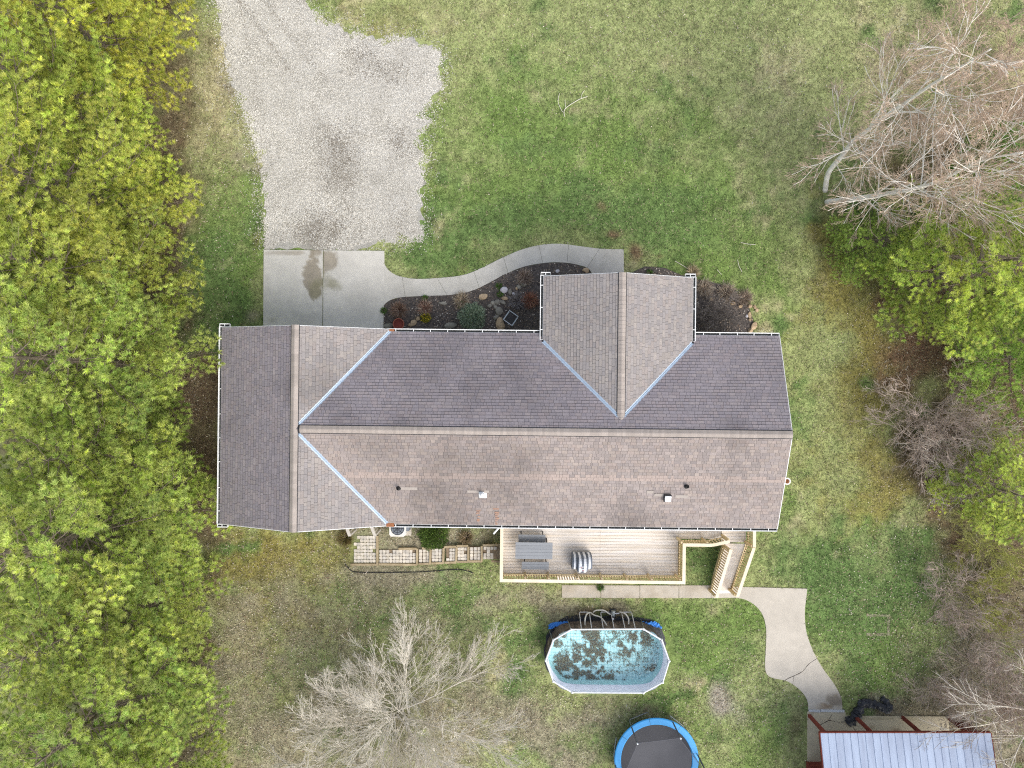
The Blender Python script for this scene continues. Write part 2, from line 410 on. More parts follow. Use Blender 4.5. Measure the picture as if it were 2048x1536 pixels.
# ------------------------------------------------------------------ the lawn: one sheet to the horizon
rng = np.random.default_rng(5)
C_ = lambda r, g, b: np.array(lin(r, g, b))
GC = dict(green=C_(112, 132, 72), dark=C_(98, 120, 69), pale=C_(146, 153, 102), straw=C_(174, 166, 128), moss=C_(134, 126, 72),
          litter=C_(146, 138, 116), soil=C_(118, 92, 74), grey=C_(164, 154, 142), umber=C_(108, 92, 74))
BLOBS = [  # kind, cx, cy, rx, ry, weight (survey pixels)
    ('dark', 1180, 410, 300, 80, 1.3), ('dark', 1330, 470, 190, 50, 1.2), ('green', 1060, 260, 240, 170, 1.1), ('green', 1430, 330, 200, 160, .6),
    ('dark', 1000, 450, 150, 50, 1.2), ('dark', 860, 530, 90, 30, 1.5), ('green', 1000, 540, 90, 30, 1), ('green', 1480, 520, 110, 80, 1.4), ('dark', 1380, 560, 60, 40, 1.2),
    ('pale', 1300, 60, 560, 130, 1.5), ('straw', 1330, 110, 300, 90, .3), ('straw', 830, 40, 140, 55, .9), ('moss', 800, 35, 130, 50, .9), ('straw', 1570, 200, 130, 200, .7),
    ('umber', 905, 62, 40, 22, .6), ('dark', 435, 560, 75, 110, 2.0), ('green', 440, 420, 60, 90, 1.6), ('dark', 430, 640, 60, 50, 1.5), ('soil', 385, 560, 26, 90, 1.3),
    ('straw', 420, 180, 45, 160, 1.2), ('litter', 475, 260, 30, 120, 1.1), ('soil', 515, 470, 14, 60, .9), ('soil', 365, 300, 25, 90, 1.0), ('green', 400, 110, 30, 60, .8),
    ('umber', 415, 820, 26, 190, 2.2), ('soil', 410, 950, 22, 60, 1.6), ('umber', 300, 760, 130, 900, 2.0), ('umber', 140, 760, 160, 900, 2.5),
    ('moss', 560, 1130, 170, 60, 1.5), ('moss', 520, 1260, 110, 110, .9), ('litter', 640, 1230, 210, 90, 1.6), ('litter', 720, 1440, 330, 150, 1.6), ('moss', 600, 1220, 120, 60, .7), ('moss', 700, 1300, 120, 90, .7), ('moss', 560, 1420, 90, 90, .6), ('green', 620, 1190, 200, 60, .7), ('green', 640, 1370, 260, 140, .65), ('pale', 820, 1240, 200, 90, .8), ('litter', 480, 1400, 90, 190, 1.0),
    ('soil', 455, 1480, 36, 90, 1.2), ('soil', 410, 1330, 30, 60, 1.2), ('litter', 760, 1150, 160, 26, 1.5), ('litter', 860, 1075, 150, 26, 2.5), ('umber', 985, 1085, 22, 30, 1.6), ('umber', 680, 1085, 22, 22, 1.0),
    ('dark', 1040, 1330, 34, 110, 1.0), ('litter', 1080, 1215, 150, 30, 1.0), ('litter', 1160, 1450, 140, 60, 1.3), ('green', 1380, 1230, 120, 40, 1.0), ('umber', 1180, 1228, 70, 16, .9),
    ('green', 1440, 1330, 60, 60, .8), ('grey', 1445, 1400, 22, 40, 1.6), ('grey', 1490, 1440, 60, 34, .9), ('green', 1520, 1490, 60, 60, 1.3), ('litter', 1560, 1430, 70, 50, .8), ('umber', 1596, 1480, 18, 60, 1.0),
    ('dark', 1400, 1120, 40, 44, 1.8), ('dark', 1560, 1110, 50, 60, 1.2), ('dark', 1760, 1180, 120, 110, 2.0), ('dark', 1700, 1330, 60, 90, 1.3), ('green', 1780, 1320, 110, 100, 1.3), ('dark', 1640, 1130, 90, 50, 1.2),
    ('grey', 1757, 1268, 26, 16, .5), ('moss', 1700, 560, 110, 110, 1.0), ('moss', 1760, 760, 80, 120, 1.1), ('moss', 1690, 860, 90, 160, .9), ('moss', 1620, 960, 60, 120, .6), ('pale', 1640, 780, 80, 200, .9),
    ('moss', 1800, 980, 70, 70, .9), ('soil', 1830, 690, 80, 70, 2.2), ('soil', 1790, 560, 50, 60, 1.2), ('soil', 1900, 1080, 50, 60, 1.5), ('umber', 1930, 880, 130, 150, 2.0), ('soil', 2000, 620, 130, 150, 1.8),
    ('straw', 1850, 100, 200, 140, .9), ('soil', 1900, 330, 190, 150, .8), ('moss', 1640, 440, 60, 60, .8), ('litter', 1950, 1350, 130, 200, 2.2), ('umber', 2000, 1150, 130, 120, 1.6), ('litter', 1840, 1440, 110, 40, 1.6),
    ('umber', 1830, 1422, 80, 16, 1.8), ('umber', 2100, 800, 90, 900, 1.5), ('litter', 1800, 1330, 60, 40, .5),
    ('soil', 1225, 471, 20, 10, 3), ('soil', 1197, 415, 14, 14, 2.2), ('straw', 1176, 402, 10, 6, 2), ('soil', 1268, 508, 16, 18, 3), ('straw', 1180, 440, 10, 8, 1.6), ('soil', 1320, 515, 10, 8, 1.4),
    ('straw', 1520, 600, 34, 22, 1.3), ('straw', 1530, 650, 26, 20, .9), ('litter', 500, 632, 26, 14, 1.6), ('soil', 1350, 120, 50, 20, .6), ('straw', 1585, 1060, 24, 30, .8),
]
KEYS = list(GC)
BASEC = np.array([GC[k] for k in KEYS])
def ground_rgb(X, Y):
    px = 1024 + X * FPX / CAM_H; py = 768 - Y * FPX / CAM_H
    wx = (fbm(X, Y, .35, 4, 1) - .5) * 150; wy = (fbm(X, Y, .35, 4, 9) - .5) * 150
    wx = wx + (fbm(X, Y, 1.8, 3, 41) - .5) * 44; wy = wy + (fbm(X, Y, 1.8, 3, 47) - .5) * 44
    W = np.zeros((len(KEYS),) + X.shape)
    W[KEYS.index('pale')] += 1.0 * np.clip(fbm(X, Y, .45, 4, 20) * 3.4 - 1.2, .1, 2)
    W[KEYS.index('green')] += .55 * np.clip(fbm(X, Y, .3, 4, 30) * 2.4 - .7, .05, 2)
    W[KEYS.index('straw')] += .75 * np.clip(fbm(X, Y, .9, 4, 33) * 4 - 2.2, 0, 2)
    W[KEYS.index('dark')] += 1.7 * np.clip(fbm(X, Y, .7, 4, 52) * 4 - 2.25, 0, 2)
    W[KEYS.index('moss')] += .3 * np.clip(fbm(X, Y, .5, 3, 62) * 3 - 1.6, 0, 2)
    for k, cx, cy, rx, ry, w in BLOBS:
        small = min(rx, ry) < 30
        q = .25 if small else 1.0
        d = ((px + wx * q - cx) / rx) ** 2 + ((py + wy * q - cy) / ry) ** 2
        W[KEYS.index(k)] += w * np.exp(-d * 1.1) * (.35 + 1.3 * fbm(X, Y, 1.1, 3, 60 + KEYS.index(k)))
    W[KEYS.index('green')] *= .55 + .9 * fbm(X, Y, 2.6, 3, 71)
    W[KEYS.index('pale')] *= .45 + 1.1 * fbm(X, Y, 3.4, 3, 72)
    W[KEYS.index('dark')] *= .3 + 1.4 * fbm(X, Y, 2.1, 4, 73)
    W[KEYS.index('straw')] *= .2 + 1.6 * fbm(X, Y, 3.0, 4, 74)
    W[KEYS.index('moss')] *= .3 + 1.4 * fbm(X, Y, 1.4, 4, 75)
    W[KEYS.index('litter')] *= .4 + 1.2 * fbm(X, Y, 1.7, 4, 76)
    W = W ** 2.6
    W /= W.sum(0)
    c = np.tensordot(W, BASEC, axes=(0, 0))
    return c * (.58 + .84 * fbm(X, Y, 4.0, 3, 81))[..., None]

def axis(lo, hi, step, far):
    a = list(np.arange(lo, hi + 1e-6, step)); g = step * 2; x = a[-1]; b = a[0]; up = []; dn = []
    while x < far: x += g; up.append(x); g *= 1.7
    g = step * 2
    while b > -far: b -= g; dn.append(b); g *= 1.7
    return np.array(dn[::-1] + a + up)
gx = axis(-27, 27, .17, 900); gy = axis(-21, 21, .17, 900)
GX, GY = np.meshgrid(gx, gy, indexing='ij')
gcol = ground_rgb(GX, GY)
nx, ny = GX.shape
idx = np.arange(nx * ny).reshape(nx, ny)
quads = np.stack([idx[:-1, :-1], idx[1:, :-1], idx[1:, 1:], idx[:-1, 1:]], -1).reshape(-1, 4)
GV = np.stack([GX, GY, np.zeros_like(GX)], -1).reshape(-1, 3)
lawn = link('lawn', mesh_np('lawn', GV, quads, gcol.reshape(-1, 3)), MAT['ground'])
tag(lawn, 'patchy green and straw lawn with moss and bare soil', kind='structure')

# ---- exclusion masks
OBST = [P2(p) for p in (GRAVEL, PAD, WALK, BED_N, BED_E, PATH_A, PATH_B, SLAB, PAVE, HOUSE_PX, POOL_PX)]
def free(X, Y, skip=()):
    m = np.ones(X.shape, dtype=bool)
    for i, p in enumerate(OBST):
        if i in skip: continue
        m &= ~inpoly(X, Y, p)
    return m

# ---- grass blades, one mass
def scatter(n):
    X = rng.uniform(-25.6, 25.6, n); Y = rng.uniform(-19.4, 19.4, n); return X, Y
def tri_blades(X, Y, Z, length, width, tilt, az, rgb, lift=None):
    n = len(X)
    d = np.stack([np.cos(az) * np.cos(tilt), np.sin(az) * np.cos(tilt), np.sin(tilt)], -1)
    s = np.stack([-np.sin(az), np.cos(az), np.zeros(n)], -1)
    c = np.stack([X, Y, Z], -1)
    a = c + s * (width / 2)[:, None]; b = c - s * (width / 2)[:, None]; t = c + d * length[:, None]
    V = np.stack([a, b, t], 1).reshape(-1, 3)
    Fc = np.arange(3 * n).reshape(n, 3)
    return V, Fc, np.repeat(rgb, 3, axis=0)
X, Y = scatter(620000)
ok = free(X, Y) & (X > -17.0)
dens = fbm(X, Y, 1.3, 3, 90)
ok &= rng.random(len(X)) < np.clip(.25 + dens * 1.1, 0, 1)
X, Y = X[ok], Y[ok]
n = len(X)
c = ground_rgb(X, Y)
gness = np.clip((c[:, 1] - c[:, 0]) / .05, -.4, 1)           # how green this spot is
br = rng.lognormal(.0, .42, n)
c = c * br[:, None] * 1.0
st = rng.random(n) < (.16 - .09 * gness)
c[st] = C_(186, 176, 142) * rng.uniform(.55, 1.05, (st.sum(), 1))
c = np.clip(c, 0.01, .6)
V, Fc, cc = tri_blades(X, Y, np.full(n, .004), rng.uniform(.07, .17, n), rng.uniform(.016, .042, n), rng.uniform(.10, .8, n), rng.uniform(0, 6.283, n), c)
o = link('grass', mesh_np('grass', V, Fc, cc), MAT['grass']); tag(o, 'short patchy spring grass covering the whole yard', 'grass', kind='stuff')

# ---- dead leaves and pale twigs lying in the grass
def leaf_quads(X, Y, Z, size, rgb, asp=.55, tiltmax=.5):
    n = len(X); az = rng.uniform(0, 6.283, n); tl = rng.uniform(-tiltmax, tiltmax, n)
    u = np.stack([np.cos(az) * np.cos(tl), np.sin(az) * np.cos(tl), np.sin(tl)], -1) * size[:, None]
    v = np.stack([-np.sin(az), np.cos(az), rng.uniform(-.3, .3, n)], -1) * (size * asp)[:, None]
    c = np.stack([X, Y, Z], -1)
    V = np.stack([c - u, c - v, c + u, c + v], 1).reshape(-1, 3)
    return V, np.arange(4 * n).reshape(n, 4), np.repeat(rgb, 4, axis=0)
X, Y = scatter(150000)
px = 1024 + X * FPX / CAM_H; py = 768 - Y * FPX / CAM_H
den = np.full(X.shape, .025)
for cx, cy, rx, ry, w in [(700, 1300, 330, 230, .9), (860, 1075, 160, 30, 1), (480, 1350, 100, 220, .8), (1150, 1440, 170, 80, .7), (1480, 1380, 130, 120, .5), (1900, 1330, 190, 200, .8),
                          (430, 200, 60, 240, .7), (1780, 1220, 130, 140, .22), (1900, 900, 150, 200, .5), (410, 800, 40, 260, .7), (1300, 90, 400, 90, .2), (1850, 690, 90, 90, .5), (1900, 250, 160, 200, .4)]:
    den += w * np.exp(-((px - cx) / rx) ** 2 - ((py - cy) / ry) ** 2)
ok = free(X, Y) & (rng.random(len(X)) < den * (.3 + 1.2 * fbm(X, Y, .8, 3, 120)))
X, Y = X[ok], Y[ok]; n = len(X)
pal = np.array([lin(206, 194, 176), lin(170, 150, 128), lin(140, 116, 96), lin(190, 180, 168), lin(120, 100, 86)])
c = pal[rng.choice(5, n, p=[.22, .28, .2, .18, .12])] * rng.uniform(.7, 1.1, (n, 1))
V, Fc, cc = leaf_quads(X, Y, rng.uniform(.02, .06, n), rng.uniform(.018, .045, n), c)
o = link('fallen_leaves', mesh_np('fallen_leaves', V, Fc, cc), MAT['litter']); tag(o, 'pale dead leaves scattered over the lawn', 'leaves', kind='stuff')

# ------------------------------------------------------------------ gravel drive
g2 = P2(GRAVEL)
dense = []
for i_ in range(len(g2)):
    a_, c_ = Vector(g2[i_]), Vector(g2[(i_ + 1) % len(g2)]); k_ = max(1, int((c_ - a_).length / .14))
    for j_ in range(k_):
        q_ = a_.lerp(c_, j_ / k_); fx = float(fbm(np.array([q_.x]), np.array([q_.y]), 1.7, 4, 145)[0]) - .5; fy = float(fbm(np.array([q_.x]), np.array([q_.y]), 1.7, 4, 155)[0]) - .5
        straight = q_.y < 6.75
        n_ = Vector((-9.0, 12.5)) - q_; n_.normalize()
        off = (.16 + 1.1 * fx + .18 * math.sin(i_ * 3.1 + j_)) * (0.2 if straight else 1)
        dense.append((q_.x + n_.x * off, q_.y + n_.y * off))
drive = MB(); drive.prism(dense, -.05, .012)
o = drive.build('gravel_driveway', MAT['gravelbed']); tag(o, 'pale gravel driveway and parking area', kind='structure')
n = 210000
X = rng.uniform(-15.2, -2.4, n); Y = rng.uniform(6.2, 19.6, n)
jx = (fbm(X, Y, 1.5, 4, 140) - .5) * 1.5; jy = (fbm(X, Y, 1.5, 4, 150) - .5) * 1.5
inside = inpoly(X, Y, g2); near = inpoly(X + jx, Y + jy, g2)
jx2 = rng.normal(0, .38, n); jy2 = rng.normal(0, .38, n)
spill = inpoly(X + jx2 + jx * .6, Y + jy2 + jy * .6, g2)
edge = inpoly(X + .55, Y, g2) & inpoly(X - .55, Y, g2) & inpoly(X, Y + .5, g2)
keep = (inside & near & (rng.random(n) < .8)) | (~inside & spill & (rng.random(n) < .42) & free(X, Y, skip=(0,)))
worn = fbm(X, Y, .5, 4, 160)
keep &= rng.random(n) < np.clip(1.5 - worn * .9, .3, 1)
X, Y, worn = X[keep], Y[keep], worn[keep]; n = len(X)
az = rng.uniform(0, 6.283, n); s = rng.uniform(.014, .036, n)
ang = az[:, None] + np.array([0, 1.9, 3.9])[None]
rad = s[:, None] * rng.uniform(.8, 1.3, (n, 3))
base = np.stack([X[:, None] + rad * np.cos(ang), Y[:, None] + rad * np.sin(ang), np.full((n, 3), .010)], -1)
apex = np.stack([X + rng.normal(0, .006, n), Y + rng.normal(0, .006, n), .012 + s * .8], -1)[:, None]
V = np.concatenate([base, apex], 1).reshape(-1, 3)
b4 = (np.arange(n) * 4)[:, None, None]
Fc = (b4 + np.array([[0, 1, 3], [1, 2, 3], [2, 0, 3]])[None]).reshape(-1, 3)
pal = np.array([lin(212, 208, 199), lin(201, 196, 186), lin(184, 179, 168), lin(222, 219, 211), lin(154, 148, 137)])
pw = np.array([.30, .30, .22, .10, .08])
c = pal[rng.choice(5, n, p=pw)] * rng.uniform(.85, 1.08, (n, 1))
pxx = 1024 + X * FPX / CAM_H; pyy = 768 - Y * FPX / CAM_H
silt = np.zeros(n)
c = c * (.80 + .42 * fbm(X, Y, .5, 4, 165))[:, None]
for cx, cy, rx, ry, w in [(680, 330, 36, 60, .9), (660, 270, 40, 30, .4), (640, 460, 60, 40, .8), (800, 285, 22, 28, .7), (770, 140, 50, 26, .5), (720, 110, 30, 30, .5), (800, 440, 20, 40, .25)]:
    silt += w * np.exp(-((pxx - cx) / rx) ** 2 - ((pyy - cy) / ry) ** 2)
for (xa, ya), (xb, yb), w in (((452, -40), (600, 170), .55), ((500, -40), (640, 150), .5), ((470, -40), (545, 330), .3)):      # wheel ruts
    tt = np.clip(((pxx - xa) * (xb - xa) + (pyy - ya) * (yb - ya)) / ((xb - xa) ** 2 + (yb - ya) ** 2), 0, 1)
    dd = np.hypot(pxx - xa - tt * (xb - xa), pyy - ya - tt * (yb - ya)); silt += w * np.exp(-(dd / 6) ** 2) * (1 - tt * .6)
silt = np.clip(silt * (.4 + 1.1 * fbm(X, Y, 2.2, 3, 170)), 0, .85)
m = rng.random(n) < silt
c[m] = C_(134, 126, 114) * rng.uniform(.7, 1.15, (m.sum(), 1))
o = link('gravel', mesh_np('gravel', V, Fc, np.repeat(c, 4, axis=0)), MAT['pebble']); tag(o, 'pale crushed stone spread over the driveway', 'gravel', kind='stuff')

# ------------------------------------------------------------------ concrete
def slab_obj(name, poly_px, z, mat, label):
    b = MB(); b.prism(P2(poly_px), -.06, z)
    return tag(b.build(name, mat), label, kind='structure')
def stained_slab(name, poly_px, z, base, stains, label=None, parent=None, seed=0, step=.07, mat='stained'):
    """slab whose top is a lattice carrying its own colour: base concrete, damp silt and dirt where they lie"""
    P_ = P2(poly_px); x0, x1 = min(p[0] for p in P_), max(p[0] for p in P_); y0, y1 = min(p[1] for p in P_), max(p[1] for p in P_)
    bm = bmesh.new(); vs = [bm.verts.new((p[0], p[1], z)) for p in P_]; f = bm.faces.new(vs)
    if f.normal.z < 0: f.normal_flip()
    for ax, lo, hi in ((0, x0, x1), (1, y0, y1)):
        for t in np.arange(lo + step, hi, step):
            co = (t, 0, 0) if ax == 0 else (0, t, 0); no = (1, 0, 0) if ax == 0 else (0, 1, 0)
            bmesh.ops.bisect_plane(bm, geom=bm.verts[:] + bm.edges[:] + bm.faces[:], plane_co=co, plane_no=no, dist=1e-5)
    edges = [e for e in bm.edges if e.is_boundary]
    r_ = bmesh.ops.extrude_edge_only(bm, edges=edges)
    for g in r_['geom']:
        if isinstance(g, bmesh.types.BMVert): g.co.z = -.06
    me = bpy.data.meshes.new(name); bm.to_mesh(me); bm.free()
    co = np.zeros(len(me.vertices) * 3); me.vertices.foreach_get('co', co); co = co.reshape(-1, 3); X_, Y_ = co[:, 0], co[:, 1]
    px_ = 1024 + X_ * FPX / CAM_H; py_ = 768 - Y_ * FPX / CAM_H
    c_ = np.array(base)[None] * (.90 + .2 * fbm(X_, Y_, .7, 4, 600 + seed))[:, None] * (.93 + .14 * fbm(X_, Y_, 5, 3, 620 + seed))[:, None]
    wob = (fbm(X_, Y_, 1.6, 4, 640 + seed) - .5) * 1.5 + (fbm(X_, Y_, 6, 3, 650 + seed) - .5) * .5
    for cx, cy, rx, ry, w, colr, soft in stains:
        d = np.sqrt(((px_ - cx) / rx) ** 2 + ((py_ - cy) / ry) ** 2) + wob
        m_ = w * np.clip((1.0 - d) / soft, 0, 1)[:, None]
        c_ = c_ * (1 - m_) + np.array(colr)[None] * m_ * (.85 + .3 * fbm(X_, Y_, 4, 3, 660))[:, None]
    a = me.color_attributes.new('col', 'FLOAT_COLOR', 'POINT'); c4 = np.ones((len(co), 4), dtype=np.float32); c4[:, :3] = c_
    a.data.foreach_set('color', c4.ravel())
    o = link(name, me, MAT[mat], parent)
    if label: tag(o, label, kind='structure')
    return o
MAT['stained'] = M('stained_concrete', attr=True, rough=.9, var=.05, scale=3, fine=.06, fscale=34, bump=.25, bscale=70, spec=.2)
SILT, GREENISH, GRIME = lin(140, 130, 114), lin(128, 124, 98), lin(160, 157, 150)
CONC = lin(193, 189, 181)
PST = [(628, 548, 17, 66, .85, SILT, .22), (630, 505, 17, 22, .8, SILT, .3), (660, 518, 20, 22, .8, SILT, .3), (664, 568, 28, 20, .7, GREENISH, .5), (585, 506, 60, 5, .6, SILT, .6), (630, 585, 14, 20, .6, GREENISH, .5),
       (600, 640, 90, 22, .35, GRIME, .8), (720, 600, 40, 60, .25, GRIME, .9), (560, 560, 30, 60, .2, lin(206, 204, 198), .9), (545, 640, 20, 12, .4, GREENISH, .8), (700, 560, 50, 30, .25, lin(204, 202, 196), .9)]
pad = stained_slab('concrete_pad', [(528, 500), (646.2, 501), (645.0, 668), (527, 668)], .05, CONC, PST, 'two-slab concrete apron in front of the garage', seed=1)
stained_slab('slab', [(647.6, 501), (769, 502), (769, 530), (767, 668), (646.4, 668)], .05, CONC, PST, parent=pad, seed=2)
# front walk in pieces between its joints
wn_ = [(p[0], p[1]) for p in catmull([(*p, 0) for p in WALK_N], 8)]
ws_ = [(p[0], p[1]) for p in catmull([(*p, 0) for p in WALK_S], 8)]
cuts = [0, .17, .30, .42, .55, .68, .80, .91, 1.0]
walk = None
for i in range(8):
    def seg(arr, t0, t1):
        a = [arr[int(round(t * (len(arr) - 1)))] for t in np.linspace(t0, t1, 14)]
        o2 = []
        for q in a:
            if not o2 or (abs(q[0] - o2[-1][0]) + abs(q[1] - o2[-1][1])) > .01: o2.append(q)
        return o2
    A = seg(wn_, cuts[i], cuts[i + 1]); B = seg(ws_, cuts[i], cuts[i + 1])
    if i > 0:
        A[0] = (A[0][0] + .5, A[0][1]); B[0] = (B[0][0] + .5, B[0][1])
    if i == 7: A = A + [(1248, 575)]; B = B + [(1192, 575)]
    mb = MB(); mb.prism(P2(A + B[::-1]), -.06, .046)
    if walk is None:
        walk = tag(mb.build('walkway', MAT['concrete']), 'curving concrete walk from garage apron to the front door', kind='structure')
    else: mb.build('slab', MAT['concrete'], walk)
patha = slab_obj('path', [(1124, 1170), (1201, 1170.3), (1201, 1195.2), (1124, 1195)], .04, MAT['concrete2'], 'narrow old concrete strip along the deck')
for x0, x1 in ((1202, 1279), (1280, 1357), (1358, 1423)):
    mb = MB(); mb.prism(P2([(x0, 1170.3), (x1, 1170.6), (x1, 1195.8), (x0, 1195.3)]), -.06, .04); mb.build('slab', MAT['concrete2'], patha)
OLDC = lin(188, 180, 167)
pathb = stained_slab('garden_path', PATH_B, .038, OLDC, [(1668, 1404, 24, 16, .75, lin(120, 108, 92), .5), (1650, 1412, 20, 8, .5, lin(150, 126, 98), .7), (1580, 1230, 40, 40, .3, lin(172, 164, 152), .9), (1560, 1340, 40, 20, .35, lin(170, 164, 154), .9)], 'curving concrete path from the ramp to the shed', seed=3)
def crack(parent, pts, z, w=.03, name='crack'):
    b = MB(); rr = random.Random(int(pts[0][0])); pp = catmull([at(x + rr.uniform(-.5, .5), y, z) for x, y in pts], 4)
    for i in range(len(pp) - 1):
        a, c2 = pp[i], pp[i + 1]; d = (c2 - a).normalized(); s_ = Vector((-d.y, d.x, 0)) * w / 2 * rr.uniform(.5, 1.2)
        b.add([a - s_, c2 - s_, c2 + s_, a + s_], [(0, 1, 2, 3)])
    return b.build(name, MAT['crack'], parent)
crack(pathb, [(1565, 1364), (1578, 1356), (1592, 1350), (1606, 1342), (1618, 1328), (1634, 1317)], .042)
crack(pathb, [(1588, 1351), (1586, 1370)], .042, .02)
slab = stained_slab('shed_floor', SLAB, .06, lin(184, 174, 150), [(1788, 1459, 14, 10, .7, lin(128, 112, 92), .4), (1745, 1453, 12, 8, .6, lin(150, 134, 108), .5), (1670, 1440, 40, 16, .4, lin(164, 148, 124), .8), (1760, 1436, 90, 5, .5, lin(140, 132, 100), .8), (1660, 1470, 40, 40, .3, lin(168, 156, 134), .8), (1830, 1440, 40, 10, .3, lin(190, 176, 140), .8)], 'stained concrete floor in front of the shed', seed=4, step=.1)
crack(slab, [(1640, 1450), (1650, 1445), (1660, 1441), (1672, 1444), (1690, 1444)], .064)
crack(slab, [(1656, 1441), (1664, 1429)], .064, .02)
crack(slab, [(1706, 1452), (1712, 1464)], .064, .02)
for i, (x0, x1) in enumerate(((1616, 1639), (1640, 1687))):
    b = MB(); a = at(x0, 1419.5); c2 = at(x1, 1420.5); b.bar((a.x, a.y, .085), (c2.x, c2.y, .085), .12, .04)
    tag(b.build('threshold_plate', MAT['galv']), ('short' if i == 0 else 'long') + ' pale metal threshold plate at the end of the garden path', 'plate', 'threshold plates')
b = MB()
for q in ([(1733, 1228), (1780, 1228), (1780, 1233), (1733, 1233)], [(1774, 1233), (1780, 1233), (1780, 1272), (1774, 1272)], [(1733, 1266), (1774, 1266), (1774, 1272), (1733, 1272)]):
    b.prism(P2(q), -.02, .010)
tag(b.build('buried_slab', MAT['dirtyslab']), 'square buried concrete frame overgrown by the back lawn', 'slab')

# mulch beds
def bed(name, poly, label):
    b = MB(); b.prism(P2(poly), -.05, .03)
    return tag(b.build(name, MAT['mulch']), label, kind='structure')
bed('garden_bed', BED_N, 'dark mulched bed between the front walk and the house')
bed('garden_bed', BED_E, 'dark mulched bed beside the front gable')
n = 9000
X = rng.uniform(-6.5, 12, n); Y = rng.uniform(1.5, 6, n)
ok = inpoly(X, Y, P2(BED_N)) | inpoly(X, Y, P2(BED_E)); X, Y = X[ok], Y[ok]; n = len(X)
pal = np.array([lin(86, 78, 72), lin(122, 106, 94), lin(160, 144, 128), lin(60, 56, 56), lin(196, 188, 178)])
c = pal[rng.choice(5, n, p=[.30, .26, .20, .14, .10])]
V, Fc, cc = leaf_quads(X, Y, rng.uniform(.035, .07, n), rng.uniform(.02, .055, n), c, asp=.45)
o = link('mulch_chips', mesh_np('mulch_chips', V, Fc, cc), MAT['litter']); tag(o, 'bark chips and dead leaves on the front beds', 'mulch', kind='stuff')

# ------------------------------------------------------------------ the house (its own axes: turned 0.66 degrees clockwise)
TH = 0.0115
def hf(px, py, z):
    """survey pixel -> the house's own frame at height z"""
    dx, dy = px - 1024, py - 768; a = dx + TH * dy; b_ = dy - TH * dx
    s = (CAM_H - z) / FPX
    return Vector((a * s, -b_ * s, z))
HROT = Matrix.Rotation(-TH, 3, 'Z')
def frame_root(name, c):
    """Empty at a thing's base in the house's axes; its parts are written in house coordinates"""
    r = empty(name, HROT @ Vector((c[0], c[1], 0)), -TH)
    return r, Vector((-c[0], -c[1], 0))
house, HO = frame_root('house', (-.6, -2.0))
tag(house, 'long single-storey house with grey-brown shingle roof and white gutters', 'house')
def hp(b, name, mat, parent=None, smooth=False):
    """part of the house from a mesh builder in house coordinates"""
    o = b.build(name, mat, parent or house, smooth)
    if parent is None or parent is house: o.location = HO
    return o

ZE, ZR = 3.15, 4.70
YN, YS, YM = 2.25, -6.23, -1.99
XE = 11.76
GXW, GXM, GXE = -12.81, -9.11, -5.41
GYN, GYS = 2.34, -6.30
PM = (ZR - ZE) / (YN - YM); PG = (ZR - ZE) / (GXM - GXW)
KXW, KXM, KXE = 1.33, 4.615, 7.90
KZE, KZR = 3.28, 4.49; PK = (KZR - KZE) / (KXM - KXW); KYN = 4.74
vk0 = (KZE - ZE) / PM                     # main-roof run where the front gable's eave meets it
vk1 = (KZR - ZE) / PM                     # ... and where its ridge dies into it
YK0, YK1 = YN - vk0, YN - vk1

# walls
b = MB()
def wallbox(x0, x1, y0, y1, z1): b.box(((x0 + x1) / 2, (y0 + y1) / 2, z1 / 2), (x1 - x0, y1 - y0, z1))
wallbox(-5.6, 11.4, -5.8, 1.85, 3.1)
wallbox(-12.4, -5.61, -6.0, 2.04, 3.1)
wallbox(1.75, 7.48, 1.86, 4.38, 3.2)
def gable(pts, t, axis_):
    n = len(pts)
    if axis_ == 'y': vs = [(x, y, z) for x, y, z in pts] + [(x, y + t, z) for x, y, z in pts]
    else: vs = [(x, y, z) for x, y, z in pts] + [(x + t, y, z) for x, y, z in pts]
    b.add(vs, [tuple(range(n)), tuple(range(2 * n - 1, n - 1, -1))] + [(i, n + i, n + (i + 1) % n, (i + 1) % n) for i in range(n)])
gable([(-12.4, 1.94, 3.1), (-5.81, 1.94, 3.1), (GXM, 1.94, 4.5)], .1, 'y')
gable([(-12.4, -6.0, 3.1), (-5.81, -6.0, 3.1), (GXM, -6.0, 4.5)], .1, 'y')
gable([(11.3, -5.8, 3.1), (11.3, 1.85, 3.1), (11.3, YM, 4.52)], .1, 'x')
gable([(1.75, 4.28, 3.2), (7.48, 4.28, 3.2), (KXM, 4.28, 4.3)], .1, 'y')
walls = hp(b, 'wall', MAT['siding'])
def panel(name, c, d, mat, parent=None):
    q = MB(); q.box(c, d); return hp(q, name, mat, parent)
for cx in (-10.75, -7.55):
    g = panel('garage_door', (cx, 2.06, 1.12), (2.7, .05, 2.15), MAT['white'])
    for k in range(4):
        q = MB(); q.box((cx, 2.092, .34 + k * .53), (2.5, .02, .42)); q.build('door_panel', MAT['white'], g)
d = panel('front_door', (4.1, 4.40, 1.1), (.95, .05, 2.05), MAT['red'])
